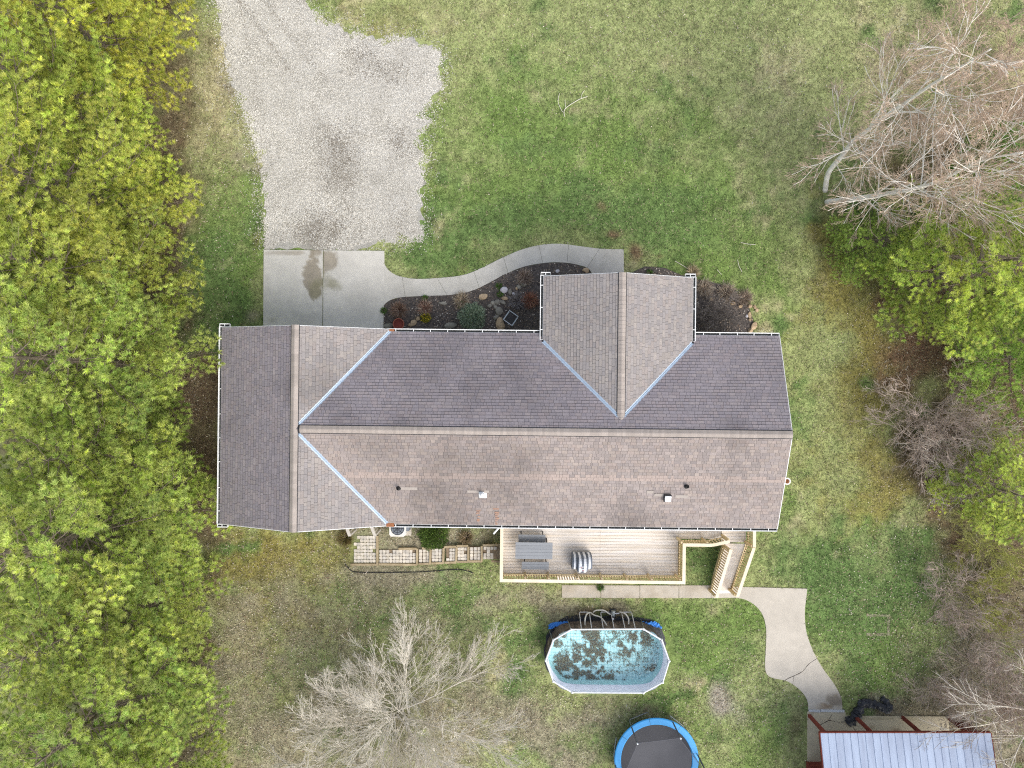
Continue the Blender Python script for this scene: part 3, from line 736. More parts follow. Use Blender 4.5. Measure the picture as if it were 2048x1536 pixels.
for (cx, cy, w, ax) in ((5.9, 4.395, 1.4, 'y'), (9.6, 1.865, 1.5, 'y'), (-3.3, 1.865, 1.5, 'y'), (-.6, 1.865, 1.5, 'y'), (11.415, -.5, 1.2, 'x'), (11.415, -4.2, 1.2, 'x'), (-2.5, -5.815, 1.2, 'y'), (9.3, -5.815, 1.2, 'y')):
    if ax == 'y':
        w_ = panel('window', (cx, cy, 1.75), (w, .06, 1.2), MAT['white']); s_ = 1 if cy > 0 else -1
        for k in (-1, 1):
            q = MB(); q.box((cx + k * w * .23, cy + s_ * .034, 1.75), (w * .42, .012, 1.08)); q.build('pane', MAT['pane'], w_)
    else:
        w_ = panel('window', (cx, cy, 1.75), (.06, w, 1.2), MAT['white'])
        for k in (-1, 1):
            q = MB(); q.box((cx + .034, cy + k * w * .23, 1.75), (.012, w * .42, 1.08)); q.build('pane', MAT['pane'], w_)
q = MB(); q.box((3.2, -5.83, 1.85), (1.9, .06, 2.05)); dr = hp(q, 'patio_door', MAT['white'])
for k in (-1, 1):
    q = MB(); q.box((3.2 + k * .45, -5.865, 1.85), (.8, .012, 1.85)); q.build('pane', MAT['pane'], dr)

# roof deck: sheathing slabs, one mesh
def zmain(y): return ZR - PM * abs(y - YM)
roofb = MB()
def slabpoly(pts, t=.09):
    n = len(pts); vs = list(pts) + [(x, y, z - t) for x, y, z in pts]
    roofb.add(vs, [tuple(range(n)), tuple(range(2 * n - 1, n - 1, -1))] + [(i, n + i, n + (i + 1) % n, (i + 1) % n) for i in range(n)])
e = -.012
slabpoly([(GXE, YN, ZE + e), (GXM, YM, ZR + e), (XE, YM, ZR + e), (XE, YN, ZE + e)])
slabpoly([(GXE, YS, ZE + e), (XE, YS, ZE + e), (XE, YM, ZR + e), (GXM, YM, ZR + e)])
slabpoly([(GXW, GYN, ZE + e), (GXM, GYN, ZR + e), (GXM, GYS, ZR + e), (GXW, GYS, ZE + e)])
slabpoly([(GXE, GYN, ZE + e), (GXE, YN, ZE + e), (GXM, YM, ZR + e), (GXM, GYN, ZR + e)])
slabpoly([(GXE, GYS, ZE + e), (GXM, GYS, ZR + e), (GXM, YM, ZR + e), (GXE, YS, ZE + e)])
slabpoly([(KXW, KYN, KZE + e), (KXW, YK0, KZE + e), (KXM, YK1, KZR + e), (KXM, KYN, KZR + e)])
slabpoly([(KXE, KYN, KZE + e), (KXM, KYN, KZR + e), (KXM, YK1, KZR + e), (KXE, YK0, KZE + e)])
roof = hp(roofb, 'roof', MAT['felt'])

# shingles, tab by tab
SH = MB()
shr = random.Random(11)
BASES = [lin(147, 140, 137), lin(149, 142, 138), lin(144, 138, 135), lin(152, 144, 138), lin(142, 136, 134), lin(149, 140, 135)]
def blotch(x, y, s=.22, seed=200): return float(fbm(np.array([x]), np.array([y]), s, 4, seed)[0])
def shingle_plane(pt, V, Lf, Rf, expo=.134, mode='', wmin=.11, wmax=.34):
    """pt(u, v) -> plane point; rows from v = 0 (eave) to V; Lf/Rf(v) bound u"""
    rows = int(math.ceil(V / expo)); e0 = V / rows
    for r in range(rows):
        v0, v1 = r * e0, (r + 1) * e0
        l0, l1, r0, r1 = Lf(v0), Lf(v1), Rf(v0), Rf(v1)
        u = min(l0, l1) - shr.uniform(0, .2); end = max(r0, r1)
        while u < end:
            w = shr.uniform(wmin, wmax); ua, ub = u, u + w - .008; u += w
            a0, b0 = max(ua, l0), min(ub, r0); a1, b1 = max(ua, l1), min(ub, r1)
            if b0 - a0 < .01 and b1 - a1 < .01: continue
            if b0 < a0: a0 = b0 = (max(l0, min(r0, (a0 + b0) / 2)))
            if b1 < a1: a1 = b1 = (max(l1, min(r1, (a1 + b1) / 2)))
            lift = shr.choice((.010, .013, .019))
            vv = v0 + shr.uniform(-.002, .004)
            p00 = pt(a0, vv); p10 = pt(b0, vv); gp = .009 if mode == 'algae' else .004
            p11 = pt(b1, v1 - gp); p01 = pt(a1, v1 - gp)
            up = Vector((0, 0, 1))
            q = shr.random()
            col = Vector(shr.choice(BASES)); k = shr.uniform(.93, 1.07)
            if mode == 'worn':
                m = Vector(p00); age = blotch(m.x, m.y)
                k = shr.uniform(.87, 1.10) if m.x > -5.0 + shr.uniform(-.5, .5) + .4 * math.sin(m.y * 2) else shr.uniform(.92, 1.04)
                if abs(m.y - (-4.05)) < .075: k = 1.16; col = Vector(lin(150, 140, 134))
                col = Vector((col.x * 1.03, col.y * .97, col.z * .94))  # warm sunlight tint painted into the worn south slope
            if mode == 'algae': col = Vector((col.x * .84, col.y * .83, col.z * .93))      # cool shade of the north and west slopes put into the tab colour
            bl = blotch((p00.x + p11.x) / 2, (p00.y + p11.y) / 2, .33, 210)
            k *= 1.0 - max(0, bl - .52) * 1.1
            SH.cur = tuple(col * k)
            SH.add([p00 + up * lift, p10 + up * lift, p11 + up * .003, p01 + up * .003, p00, p10], [(0, 1, 2, 3), (4, 5, 1, 0)])
VG = .075   # open valley half-width
dv = VG * 1.25
def lerp(a, b_, t): return a + (b_ - a) * t
VM = YN - YM; VGg = GXM - GXW; VK = KXM - KXW
gv = lambda v: lerp(GXE, GXM, v / VM) + dv
kw = lambda v: (KXW + .03 if v < vk0 else min(KXM, lerp(KXW, KXM, (v - vk0) / (vk1 - vk0)))) - (dv if v < vk1 else 0)
ke = lambda v: (KXE - .03 if v < vk0 else max(KXM, lerp(KXE, KXM, (v - vk0) / (vk1 - vk0)))) + (dv if v < vk1 else 0)
pn = lambda u, v: Vector((u, YN - v, ZE + PM * v))
ps = lambda u, v: Vector((u, YS + v, ZE + PM * v))
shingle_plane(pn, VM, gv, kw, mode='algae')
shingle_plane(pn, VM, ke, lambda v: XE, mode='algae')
shingle_plane(ps, VM, gv, lambda v: XE, mode='worn', wmin=.09, wmax=.3)
pw_ = lambda u, v: Vector((GXW + v, u, ZE + PG * v))
pe_ = lambda u, v: Vector((GXE - v, u, ZE + PG * v))
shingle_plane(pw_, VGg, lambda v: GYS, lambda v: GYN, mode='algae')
shingle_plane(pe_, VGg, lambda v: lerp(YN, YM, v / VGg) + dv, lambda v: GYN)
shingle_plane(pe_, VGg, lambda v: GYS, lambda v: lerp(YS, YM, v / VGg) - dv)
pkw = lambda u, v: Vector((KXW + v, u, KZE + PK * v))
pke = lambda u, v: Vector((KXE - v, u, KZE + PK * v))
shingle_plane(pkw, VK, lambda v: lerp(YK0, YK1, v / VK) + dv, lambda v: KYN)
shingle_plane(pke, VK, lambda v: lerp(YK0, YK1, v / VK) + dv, lambda v: KYN)
o = SH.build('shingles', MAT['shingle'], roof); o['kind'] = 'stuff'

# ridge caps, piece by piece
def cap_mesh(pitch, expo, hw=.155):
    q = MB(); L_ = expo + .03; z0, z1 = .034, .022
    vs = []
    for x, zz in ((0, z0), (L_, z1)):
        vs += [(x, -hw, zz - pitch * hw), (x, -.02, zz - .003), (x, .02, zz - .003), (x, hw, zz - pitch * hw)]
    vs += [(0, -hw, z0 - pitch * hw - .022), (0, hw, z0 - pitch * hw - .022), (L_, -hw, z1 - pitch * hw - .022), (L_, hw, z1 - pitch * hw - .022)]
    q.add(vs, [(0, 4, 5, 1), (1, 5, 6, 2), (2, 6, 7, 3), (0, 1, 2, 3, 9, 8), (8, 10, 4, 0), (3, 7, 11, 9)])
    return q.mesh('ridge_cap')
def ridge(p0, p1, pitch, expo):
    a_, c_ = Vector(p0), Vector(p1); d_ = (c_ - a_).normalized(); s_ = Vector((-d_.y, d_.x, 0)); hw = .185; q = MB()   # black ridge vent under the caps
    q.add([a_ - s_ * hw + Vector((0, 0, .024 - pitch * hw)), a_ + Vector((0, 0, .016)), a_ + s_ * hw + Vector((0, 0, .024 - pitch * hw)), c_ - s_ * hw + Vector((0, 0, .024 - pitch * hw)), c_ + Vector((0, 0, .016)), c_ + s_ * hw + Vector((0, 0, .024 - pitch * hw))], [(0, 1, 4, 3), (1, 2, 5, 4)])
    q.build('ridge_vent', MAT['pipe'], roof)
    me = cap_mesh(pitch, expo); me.materials.append(MAT['cap'])
    d = Vector(p1) - Vector(p0); n_ = int(d.length / expo); rz = math.atan2(d.y, d.x)
    for i in range(n_):
        link('ridge_cap', me, None, roof, Vector(p0) + d * (i * expo / d.length), (0, 0, rz + shr.uniform(-.006, .006)))
ridge((XE + .02, YM, ZR), (GXM + .16, YM, ZR), PM, .125)
ridge((GXM, GYS - .02, ZR + .004), (GXM, GYN + .02, ZR + .004), PG, .17)
ridge((KXM, KYN + .02, KZR), (KXM, YK1 - .12, KZR), PK, .17)

# open metal valleys
def valley(p0, p1, na, nb):
    """W-shaped flashing from p0 (low) to p1 (high); na, nb point up each roof side (horizontal unit vectors with slope z)"""
    q = MB(); p0, p1 = Vector(p0), Vector(p1); prof = []
    w = .115
    for p in (p0, p1):
        for off, zz in ((Vector(na) * w, .006), (Vector(na) * .03, .002), (Vector((0, 0, 0)), .034), (Vector(nb) * .03, .002), (Vector(nb) * w, .006)):
            prof.append(p + off + Vector((0, 0, zz)))
    q.add(prof, [(i, i + 1, 6 + i, 5 + i) for i in range(4)])
    return q.build('valley_flashing', MAT['flash'], roof)
def tmin(p, q, t): return Vector(p) + (Vector(q) - Vector(p)) * t
A0, A1 = (GXE, YN, ZE), (GXM, YM, ZR)
def valley_between(p0, p1, side_a, slope_a, side_b, slope_b, t0=0, t1=.955):
    # side vectors run along each roof's contour lines (level), so both wings lie on their own roof
    return valley(tmin(p0, p1, t0), tmin(p0, p1, t1), side_a, side_b)
valley_between(A0, A1, (0, 1, 0), 0, (1, 0, 0), 0)
valley_between((GXE, YS, ZE), A1, (0, -1, 0), 0, (1, 0, 0), 0)
valley_between((KXW, YK0, KZE), (KXM, YK1, KZR), (0, 1, 0), 0, (-1, 0, 0), 0, 0.01, .985)
valley_between((KXE, YK0, KZE), (KXM, YK1, KZR), (0, 1, 0), 0, (1, 0, 0), 0, 0.01, .985)

# gutters: white U channel, dark inside, hangers across
def gutter(p0, p1, out, hangers=True, sp=.76, w=.125):
    p0, p1, out = Vector(p0), Vector(p1), Vector(out); d = (p1 - p0).normalized()
    q = MB(); prof = [(0.0, -.004), (0.0, -.115), (w - .02, -.115), (w - .004, -.02), (w + .012, .004), (w - .016, .002), (w - .014, -.02), (w - .024, -.10), (.012, -.10), (.012, -.004)]
    vs = []
    for p in (p0, p1):
        for a, z in prof: vs.append(p + out * a + Vector((0, 0, z)))
    n_ = len(prof)
    q.add(vs, [(i, (i + 1) % n_, n_ + (i + 1) % n_, n_ + i) for i in range(n_)] + [tuple(range(n_)), tuple(range(2 * n_ - 1, n_ - 1, -1))])
    for p in (p0, p1):                                   # end plates
        q.box(p + out * (w / 2) + Vector((0, 0, -.06)), (w if abs(out.x) > .5 else .012, w if abs(out.y) > .5 else .012, .108))
    g = hp(q, 'gutter', MAT['gutter'])
    q = MB(); c2 = (p0 + p1) / 2 + out * (w / 2 - .01) + Vector((0, 0, -.085)); L_ = (p1 - p0).length - .03
    q.box(c2, (L_ if abs(d.x) > .5 else w - .036, L_ if abs(d.y) > .5 else w - .036, .02)); q.build('sludge', MAT['guttin'], g)
    if hangers:
        L_ = (p1 - p0).length; k = max(1, int(L_ / sp)); 
        me = MB().box((0, 0, 0), (.028 if abs(d.x) > .5 else w - .02, .028 if abs(d.y) > .5 else w - .02, .014)).mesh('hanger'); me.materials.append(MAT['gutter'])
        for i in range(k):
            t = (i + .5 + shr.uniform(-.04, .04)) * L_ / k
            link('hanger', me, None, g, p0 + d * t + out * (w / 2 - .005) + Vector((0, 0, -.006)))
    return g
zg = ZE - .005
gutter((GXE - .12, YN, zg), (KXW - .02, YN, zg), (0, 1, 0))
gutter((KXE + .13, YN, zg), (XE, YN, zg), (0, 1, 0), sp=.74)
gutter((GXE - .06, YS, zg), (XE, YS, zg), (0, -1, 0), sp=.75)
gutter((GXW, GYS - .02, zg), (GXW, GYN + .04, zg), (-1, 0, 0), sp=1.05)
gutter((KXW, YN - .28, KZE - .005), (KXW, KYN + .05, KZE - .005), (-1, 0, 0), sp=.72)
gutter((KXE, YN - .28, KZE - .005), (KXE, KYN + .05, KZE - .005), (1, 0, 0), sp=.72)
gutter((GXW - .11, GYN + .045, zg), (GXW + .34, GYN + .045, zg), (0, 1, 0), sp=.3)
gutter((GXW - .11, GYS - .03, zg), (GXW + .34, GYS - .03, zg), (0, -1, 0), sp=.3)
gutter((KXW - .11, KYN + .055, KZE - .006), (KXW + .30, KYN + .055, KZE - .006), (0, 1, 0), sp=.22)
gutter((KXE - .34, KYN + .055, KZE - .006), (KXE + .11, KYN + .055, KZE - .006), (0, 1, 0), sp=.24)
# rake boards
for (p0, p1) in (((XE + .016, YN, ZE - .06), (XE + .016, YM, ZR - .06)), ((XE + .016, YS, ZE - .06), (XE + .016, YM, ZR - .06)),
                 ((GXW, GYN + .016, ZE - .07), (GXM, GYN + .016, ZR - .07)), ((GXE, GYN + .016, ZE - .07), (GXM, GYN + .016, ZR - .07)),
                 ((GXW, GYS - .016, ZE - .07), (GXM, GYS - .016, ZR - .07)), ((GXE, GYS - .016, ZE - .07), (GXM, GYS - .016, ZR - .07)),
                 ((KXW, KYN + .016, KZE - .07), (KXM, KYN + .016, KZR - .07)), ((KXE, KYN + .016, KZE - .07), (KXM, KYN + .016, KZR - .07))):
    hp(MB().bar(p0, p1, .024, .11), 'rake_board', MAT['white'])
# downspout at the back corner, and one lying out from the back wall
hp(MB().tube([(-.35, -5.93, 2.95), (-.45, -6.35, 2.75), (-.75, -6.72, 2.60)], .045, 8), 'downspout', MAT['gutter'])

# things on the roof: all fixed to it, so parts of the roof
def on_south(px, py, up=0.0):
    z = 4.0
    for _ in range(6):
        p = hf(px, py, z + up); z = ZE + PM * (p.y - YS)
    return Vector((p.x, p.y, z))
def pipe(px, py, r=.05, h=.30):
    p = on_south(px, py, h); q = MB()
    q.lathe([(r + .06, .02), (r + .02, .05), (r, .09), (r, h), (r - .015, h), (r - .015, h - .2)], p, 18)
    q.build('vent_pipe', MAT['pipe'], roof)
pipe(795, 978); pipe(1376, 974, .055, .28)
def patch(px, py, w, h, colr, name='replacement_shingle'):
    p = on_south(px, py); q = MB()
    a = [(-w / 2, -h / 2), (w / 2, -h / 2), (w / 2, h / 2), (-w / 2, h / 2)]
    top = [Vector((p.x + x, p.y + y, p.z + y * PM + .026)) for x, y in a]; bot = [v_ - Vector((0, 0, .02)) for v_ in top]
    q.add(top + bot, [(0, 1, 2, 3), (0, 4, 5, 1), (1, 5, 6, 2), (2, 6, 7, 3), (3, 7, 4, 0)])
    return q.build(name, colr, roof)
MAT['newshingle'] = M('replacement_shingle', lin(158, 149, 141), rough=.88, var=.05, scale=3, fine=.08, fscale=60)
patch(946, 983, .50, .115, MAT['newshingle']); patch(973, 983, .22, .115, MAT['newshingle'])
patch(817, 977, .75, .13, MAT['newshingle']); patch(1318, 990, .42, .12, MAT['newshingle']); patch(1363, 993, .55, .13, MAT['newshingle']); patch(1300, 984, .3, .12, MAT['newshingle'])
p = on_south(965, 990, .2); q = MB()
q.lathe([(.0, .30), (.075, .30), (.10, .27), (.10, .20), (.06, .18), (.06, .03), (.15, .02)], p, 20); q.box((p.x, p.y - .02, p.z + .012), (.34, .30, .012), M=Matrix.Rotation(math.atan(PM), 3, 'X'))
q.build('flue_cap', MAT['white'], roof, True)
p = on_south(1336, 998, .15); q = MB()
q.add([(p.x - .15, p.y - .13, p.z - .02), (p.x + .15, p.y - .13, p.z - .02), (p.x + .15, p.y + .16, p.z + .05), (p.x - .15, p.y + .16, p.z + .05),
       (p.x - .13, p.y - .11, p.z + .13), (p.x + .13, p.y - .11, p.z + .13), (p.x + .13, p.y + .12, p.z + .22), (p.x - .13, p.y + .12, p.z + .22)],
      [(4, 5, 6, 7), (0, 1, 5, 4), (1, 2, 6, 5), (2, 3, 7, 6), (3, 0, 4, 7)])
vb = q.build('box_vent', MAT['galv'], roof)
q = MB(); q.box((p.x, p.y + .15, p.z + .12), (.30, .05, .16)); q.box((p.x - .155, p.y + .02, p.z + .10), (.04, .30, .12)); q.build('vent_hood', MAT['pipe'], vb)  # black blocks stand in for the vent's shadow on its north and west
# flue on the east wall
q = MB(); pe = (11.95, -4.07, 0)
q.lathe([(.07, 1.0), (.07, 3.45), (.13, 3.47), (.15, 3.55), (.13, 3.62), (.05, 3.66), (0, 3.67)], pe, 16)
fl = hp(q, 'wall_flue', MAT['rust']); q = MB(); q.lathe([(.10, 3.70), (.155, 3.70), (.155, 3.74), (.10, 3.74)], pe, 18); q.build('flue_band', MAT['acwhite'], fl)

# rust runs on the south slope, as stained shingle faces just proud of the tabs
def rust_run(px0, py0, px1, py1, w, seed):
    rr = random.Random(seed); a = on_south(px0, py0); b2 = on_south(px1, py1); q = MB(); n_ = 9
    for i in range(n_):
        if rr.random() < .12: continue
        t0, t1 = i / n_, (i + .8) / n_
        pa = a.lerp(b2, t0); pb = a.lerp(b2, t1); ww = w * rr.uniform(.35, 1) * (1 - .4 * t0); sx = rr.uniform(-.03, .03)
        z_ = .0225
        q.add([(pa.x - ww / 2 + sx, pa.y, pa.z + z_), (pb.x - ww / 2 + sx, pb.y, pb.z + z_), (pb.x + ww / 2 + sx, pb.y, pb.z + z_), (pa.x + ww / 2 + sx, pa.y, pa.z + z_)], [(0, 1, 2, 3)])
    return q.build('rust_stain', MAT['ruststain'], roof)
MAT['ruststain'] = M('rust_on_shingle', lin(158, 120, 96), col2=lin(148, 124, 112), rough=.9, var=.12, scale=8, fine=.1)
rust_run(956, 1020, 958, 1046, .20, 1); rust_run(993, 1016, 993, 1050, .26, 2)
hp(MB().box((GXE + .12, YS - .04, ZE + .02), (.34, .16, .03)), 'rusty_flashing', MAT['rust'])
hp(MB().box((GXE + .02, YN + .06, ZE + .006), (.36, .10, .02)), 'rusty_flashing', MAT['rust'])

# ------------------------------------------------------------------ deck and ramp
deck, DO = frame_root('deck', (4.0, -7.5))
tag(deck, 'pale timber deck with railings and a ramp behind the house', 'deck')
def dp(b, name, mat, parent=None):
    o = b.build(name, mat, parent or deck)
    if parent is None: o.location = DO
    return o
DZ = .75
rd = random.Random(3)
PW = .1425
def planks_x(x0, x1, y0, y1, seams=()):
    """boards running along the house, from y0 down to y1"""
    k = int(round((y0 - y1) / PW)); w = (y0 - y1) / k
    xs = [x0] + list(seams) + [x1]
    for i in range(k):
        y = y0 - (i + .5) * w
        for j in range(len(xs) - 1):
            L_ = xs[j + 1] - xs[j] - .006
            q = MB().box(((xs[j] + xs[j + 1]) / 2, y, DZ - .016 + rd.uniform(-.002, .002)), (L_, w - .010, .032), rd.uniform(-.0006, .0006))
            dp(q, 'plank', MAT['plank'])
planks_x(-.36, 7.98, -5.86, -9.0, (4.27,))
planks_x(7.984, 9.02, -5.86, -7.27)
for i in range(7):                                   # short boards laid the other way
    dp(MB().box((9.09 + i * .14, -6.56, DZ - .016), (.132, 1.40, .032)), 'plank', MAT['plank2'])
planks_x(10.03, 11.2, -5.86, -7.40)
dp(MB().box((3.8, -7.4, DZ - .13), (8.3, 3.0, .16)).box((9.6, -6.55, DZ - .13), (3.1, 1.3, .16)), 'joists', MAT['crack'])
dp(MB().box((3.8, -9.03, DZ - .11), (8.4, .04, .22)).box((-.40, -7.44, DZ - .11), (.04, 3.14, .22)).box((8.03, -8.16, DZ - .11), (.04, 1.7, .22)), 'rim_board', MAT['newwood'])
for x in (-.3, 2.5, 5.2, 7.9):
    dp(MB().box((x, -8.85, .30), (.12, .12, .62)), 'support_post', MAT['newwood'])

def railing(A, B, za, zb, hgt=1.0, cap_w=.145, sp=.118, drop=.06, skip_ends=.06, bottom=True):
    """run of rail from A to B (house xy), deck surface heights za, zb: cap, sub-rail, bottom rail and one mesh object per picket"""
    A = Vector((A[0], A[1], 0)); B = Vector((B[0], B[1], 0)); d = B - A; L_ = d.length; u = d.normalized()
    r = empty('railing', DO, 0, deck)
    pa = A + Vector((0, 0, za + hgt)); pb = B + Vector((0, 0, zb + hgt))
    MB().bar(pa, pb, cap_w, .036).build('rail_cap', MAT['cap_wood'], r)
    MB().bar(pa - Vector((0, 0, .065)), pb - Vector((0, 0, .065)), .04, .085).build('top_rail', MAT['newwood'], r)
    if bottom:
        MB().bar(A + Vector((0, 0, za + drop + .04)), B + Vector((0, 0, zb + drop + .04)), .04, .085).build('bottom_rail', MAT['newwood'], r)
    h = hgt - drop - .05
    me = MB().box((0, 0, 0), (.046, .04, h)).mesh('picket'); me.materials.append(MAT['newwood'])
    k = int((L_ - 2 * skip_ends) / sp); rz = math.atan2(u.y, u.x)
    for i in range(k + 1):
        t = (skip_ends + i * (L_ - 2 * skip_ends) / max(k, 1)) / L_
        z = za + (zb - za) * t
        link('picket', me, None, r, A + d * t + Vector((0, 0, z + drop + h / 2)), (0, 0, rz))
    return r
def post(x, y, z0, z1, w=.095):
    dp(MB().box((x, y, (z0 + z1) / 2), (w, w, z1 - z0)), 'post', MAT['newwood'])
W_, S_, E_, N_, FE = -.39, -9.06, 8.02, -7.32, 11.25
railing((W_, -5.95), (W_, S_ + .075), DZ, DZ)
railing((W_ - .07, S_), (E_ + .07, S_), DZ, DZ)
railing((E_, S_ + .075), (E_, N_ - .0725), DZ, DZ)
railing((E_ - .07, N_), (9.30, N_), DZ, DZ)
railing((9.302, N_), (10.10, N_ + .19), DZ, DZ + .05)
railing((FE, -5.95), (FE, -7.40), DZ, DZ)
RA, RB = (11.24, -7.42), (10.71, -9.87)
LA, LB = (10.18, -7.50), (9.73, -9.92)
RZ0, RZ1 = DZ, .10
railing(RA, RB, RZ0, RZ1)
railing(LA, LB, RZ0, RZ1, drop=-.30, hgt=1.0)
for x in (.72, 1.80, 3.13, 4.27, 5.42, 6.55): post(x, S_ + .09, DZ, DZ + .97)
post(W_ + .05, S_ + .09, DZ, DZ + .97); post(7.86, S_ + .09, DZ, DZ + .97); post(E_ - .09, N_ + .09, DZ, DZ + .97)
post(9.1, N_ + .09, DZ, DZ + .97); post(10.05, N_ + .26, DZ, DZ + 1.0); post(FE - .09, -7.36, DZ, DZ + .97)
post(RB[0] - .09, RB[1] + .05, .04, 1.08); post(LB[0] - .06, LB[1] + .06, .04, 1.08); post(LA[0] - .05, LA[1] - .04, .1, DZ + .97)
# ramp boards across the slope, stringers along it
k = 18
for i in range(k):
    t = (i + .5) / k
    l = Vector((LA[0] + (LB[0] - LA[0]) * t, LA[1] + (LB[1] - LA[1]) * t, RZ0 + (RZ1 - RZ0) * t)); r_ = Vector((RA[0] + (RB[0] - RA[0]) * t, RA[1] + (RB[1] - RA[1]) * t, RZ0 + (RZ1 - RZ0) * t))
    l.y = r_.y = (l.y + r_.y) / 2
    dp(MB().bar(l + Vector((.06, 0, -.012)), r_ + Vector((-.06, 0, -.012)), .128, .03), 'plank', MAT['plank2'])
for a, c2 in ((LA, LB), (RA, RB)):
    dp(MB().bar((a[0], a[1], RZ0 - .15), (c2[0], c2[1], RZ1 - .05), .04, .18), 'stringer', MAT['newwood'])
dp(MB().bar((LB[0], LB[1] - .03, .07), (RB[0], RB[1] - .03, .07), .2, .02), 'ramp_toe', MAT['galv'])
# low timber step under the south rail
for i in range(5):
    dp(MB().box((2.38 + i * .22, -9.24, .36), (.21, .30, .035)), 'step_board', MAT['plank2'])
dp(MB().box((2.82, -9.22, .19), (1.04, .22, .30)), 'step_riser', MAT['newwood'])

# ------------------------------------------------------------------ deck furniture
def table_root(name, px, py, z, label, cat, group=None, rz=-TH):
    p = at(px, py, z); r = empty(name, (p.x, p.y, DZ), rz); tag(r, label, cat, group); return r
def bench(px, py, w, d, h, label):
    r = table_root('bench', px, py, DZ + h, label, 'bench', 'grey benches on the deck')
    for i in range(3):
        MB().box((0, (i - 1) * d / 3, h - .018), (w, d / 3 - .007, .036)).build('seat_board', MAT['grey'], r)
    for sx in (-1, 1):
        MB().box((sx * w * .40, 0, h / 2 - .02), (.05, d * .7, .05)).build('crossbar', MAT['dark'], r)
        for sy in (-1, 1):
            MB().bar((sx * w * .40, sy * d * .30, h - .04), (sx * w * .40, sy * d * .66, .01), .05, .05).build('leg', MAT['dark'], r)
bench(1064, 1077, 1.27, .36, .45, 'grey plank bench between the picnic table and the house wall')
bench(1070.5, 1131.5, 1.27, .36, .45, 'grey plank bench on the railing side of the picnic table')
r = table_root('picnic_table', 1068, 1101.5, DZ + .75, 'grey plank picnic table on the pale deck', 'table')
for i in range(5):
    MB().box((0, (i - 2) * .155, .73), (1.72, .148, .04)).build('tabletop_board', MAT['grey'], r)
for sx in (-1, 1):
    MB().box((sx * .6, 0, .69), (.07, .7, .05)).build('crossbar', MAT['dark'], r)
    for sy in (-1, 1):
        MB().bar((sx * .6, sy * .22, .70), (sx * .6, sy * .40, .01), .07, .07).build('leg', MAT['dark'], r)

# covered grill: domed hood, two side shelves, striped cloth
r = table_root('covered_grill', 1165.5, 1128, DZ + 1.0, 'grill under a grey and white striped cover by the deck rail', 'grill')
def cover_piece(name, x0, x1, y0, y1, ztop, round_, mat, parent, zb=.05):
    q = MB(); n_ = 9; ring = []
    for j in range(n_):
        t = j / (n_ - 1); y = y0 + (y1 - y0) * t
        s_ = math.sin(math.pi * t) ** .45 if 0 < t < 1 else 0
        ring.append((y, zb + (ztop - zb) * (.62 + .38 * s_)))
    vs = []
    for x in (x0, x1):
        sag = round_(x)
        vs += [(x, y0, zb)] + [(x, y, z - sag) for y, z in ring] + [(x, y1, zb)]
    m_ = n_ + 2
    q.add(vs, [(i, i + 1, m_ + i + 1, m_ + i) for i in range(m_ - 1)] + [tuple(range(m_ - 1, -1, -1)), tuple(range(m_, 2 * m_))])
    return q.build(name, mat, parent, False)
hood = lambda x: .9 * max(0, abs(x) - .12) ** 2 * 2.0
yN = lambda x: .345 - .30 * max(0, abs(x) - .05); yS = lambda x: -.50 + .40 * max(0, abs(x) - .05)
for x0, x1, mat_ in ((-.225, -.165, 'coverg'), (-.165, -.055, 'coverw'), (-.055, .055, 'coverg'), (.055, .165, 'coverw'), (.165, .225, 'coverg')):
    xm = (x0 + x1) / 2
    cover_piece('cover_stripe', x0, x1, yS(xm), yN(xm), 1.12, hood, MAT[mat_], r)
for s_ in (-1, 1):
    for a_, b_, mat_ in ((.226, .29, 'coverg'), (.29, .385, 'coverw'), (.385, .46, 'coverg')):
        x0, x1 = sorted((s_ * a_, s_ * b_))
        flat = lambda x: .0 + .5 * max(0, abs(x) - .38)
        cover_piece('cover_stripe', x0, x1, -.36, .33, .88, flat, MAT[mat_], r)
rr = random.Random(9)
for i in range(8):                                   # white jagged bow and lettering patch on the hood
    a_ = i / 8 * 6.283; q = MB(); R0 = rr.uniform(.11, .18)
    cx, cy = .0, -.17
    pts = [(cx + math.cos(a_ - .25) * .03, cy + math.sin(a_ - .25) * .03), (cx + math.cos(a_ - .12) * R0, cy + math.sin(a_ - .12) * R0), (cx + math.cos(a_ + .28) * R0 * .8, cy + math.sin(a_ + .28) * R0 * .8), (cx + math.cos(a_ + .45) * .04, cy + math.sin(a_ + .45) * .04)]
    q.add([(x, y, 1.135 - .9 * max(0, abs(x) - .12) ** 2 * 2 + rr.uniform(0, .02)) for x, y in pts], [(0, 1, 2, 3)])
    q.build('emblem_point', MAT['coverw'], r)
for x, y, w_, h_, mt in ((-.055, -.19, .05, .018, 'dark'), (-.03, -.14, .016, .05, 'dark'), (.03, -.15, .05, .016, 'dark'), (.0, -.27, .06, .025, 'red'), (-.08, -.13, .04, .03, 'red')):
    q = MB(); q.box((x, y, 1.165), (w_, h_, .006), .4); q.build('emblem_mark', MAT[mt], r)

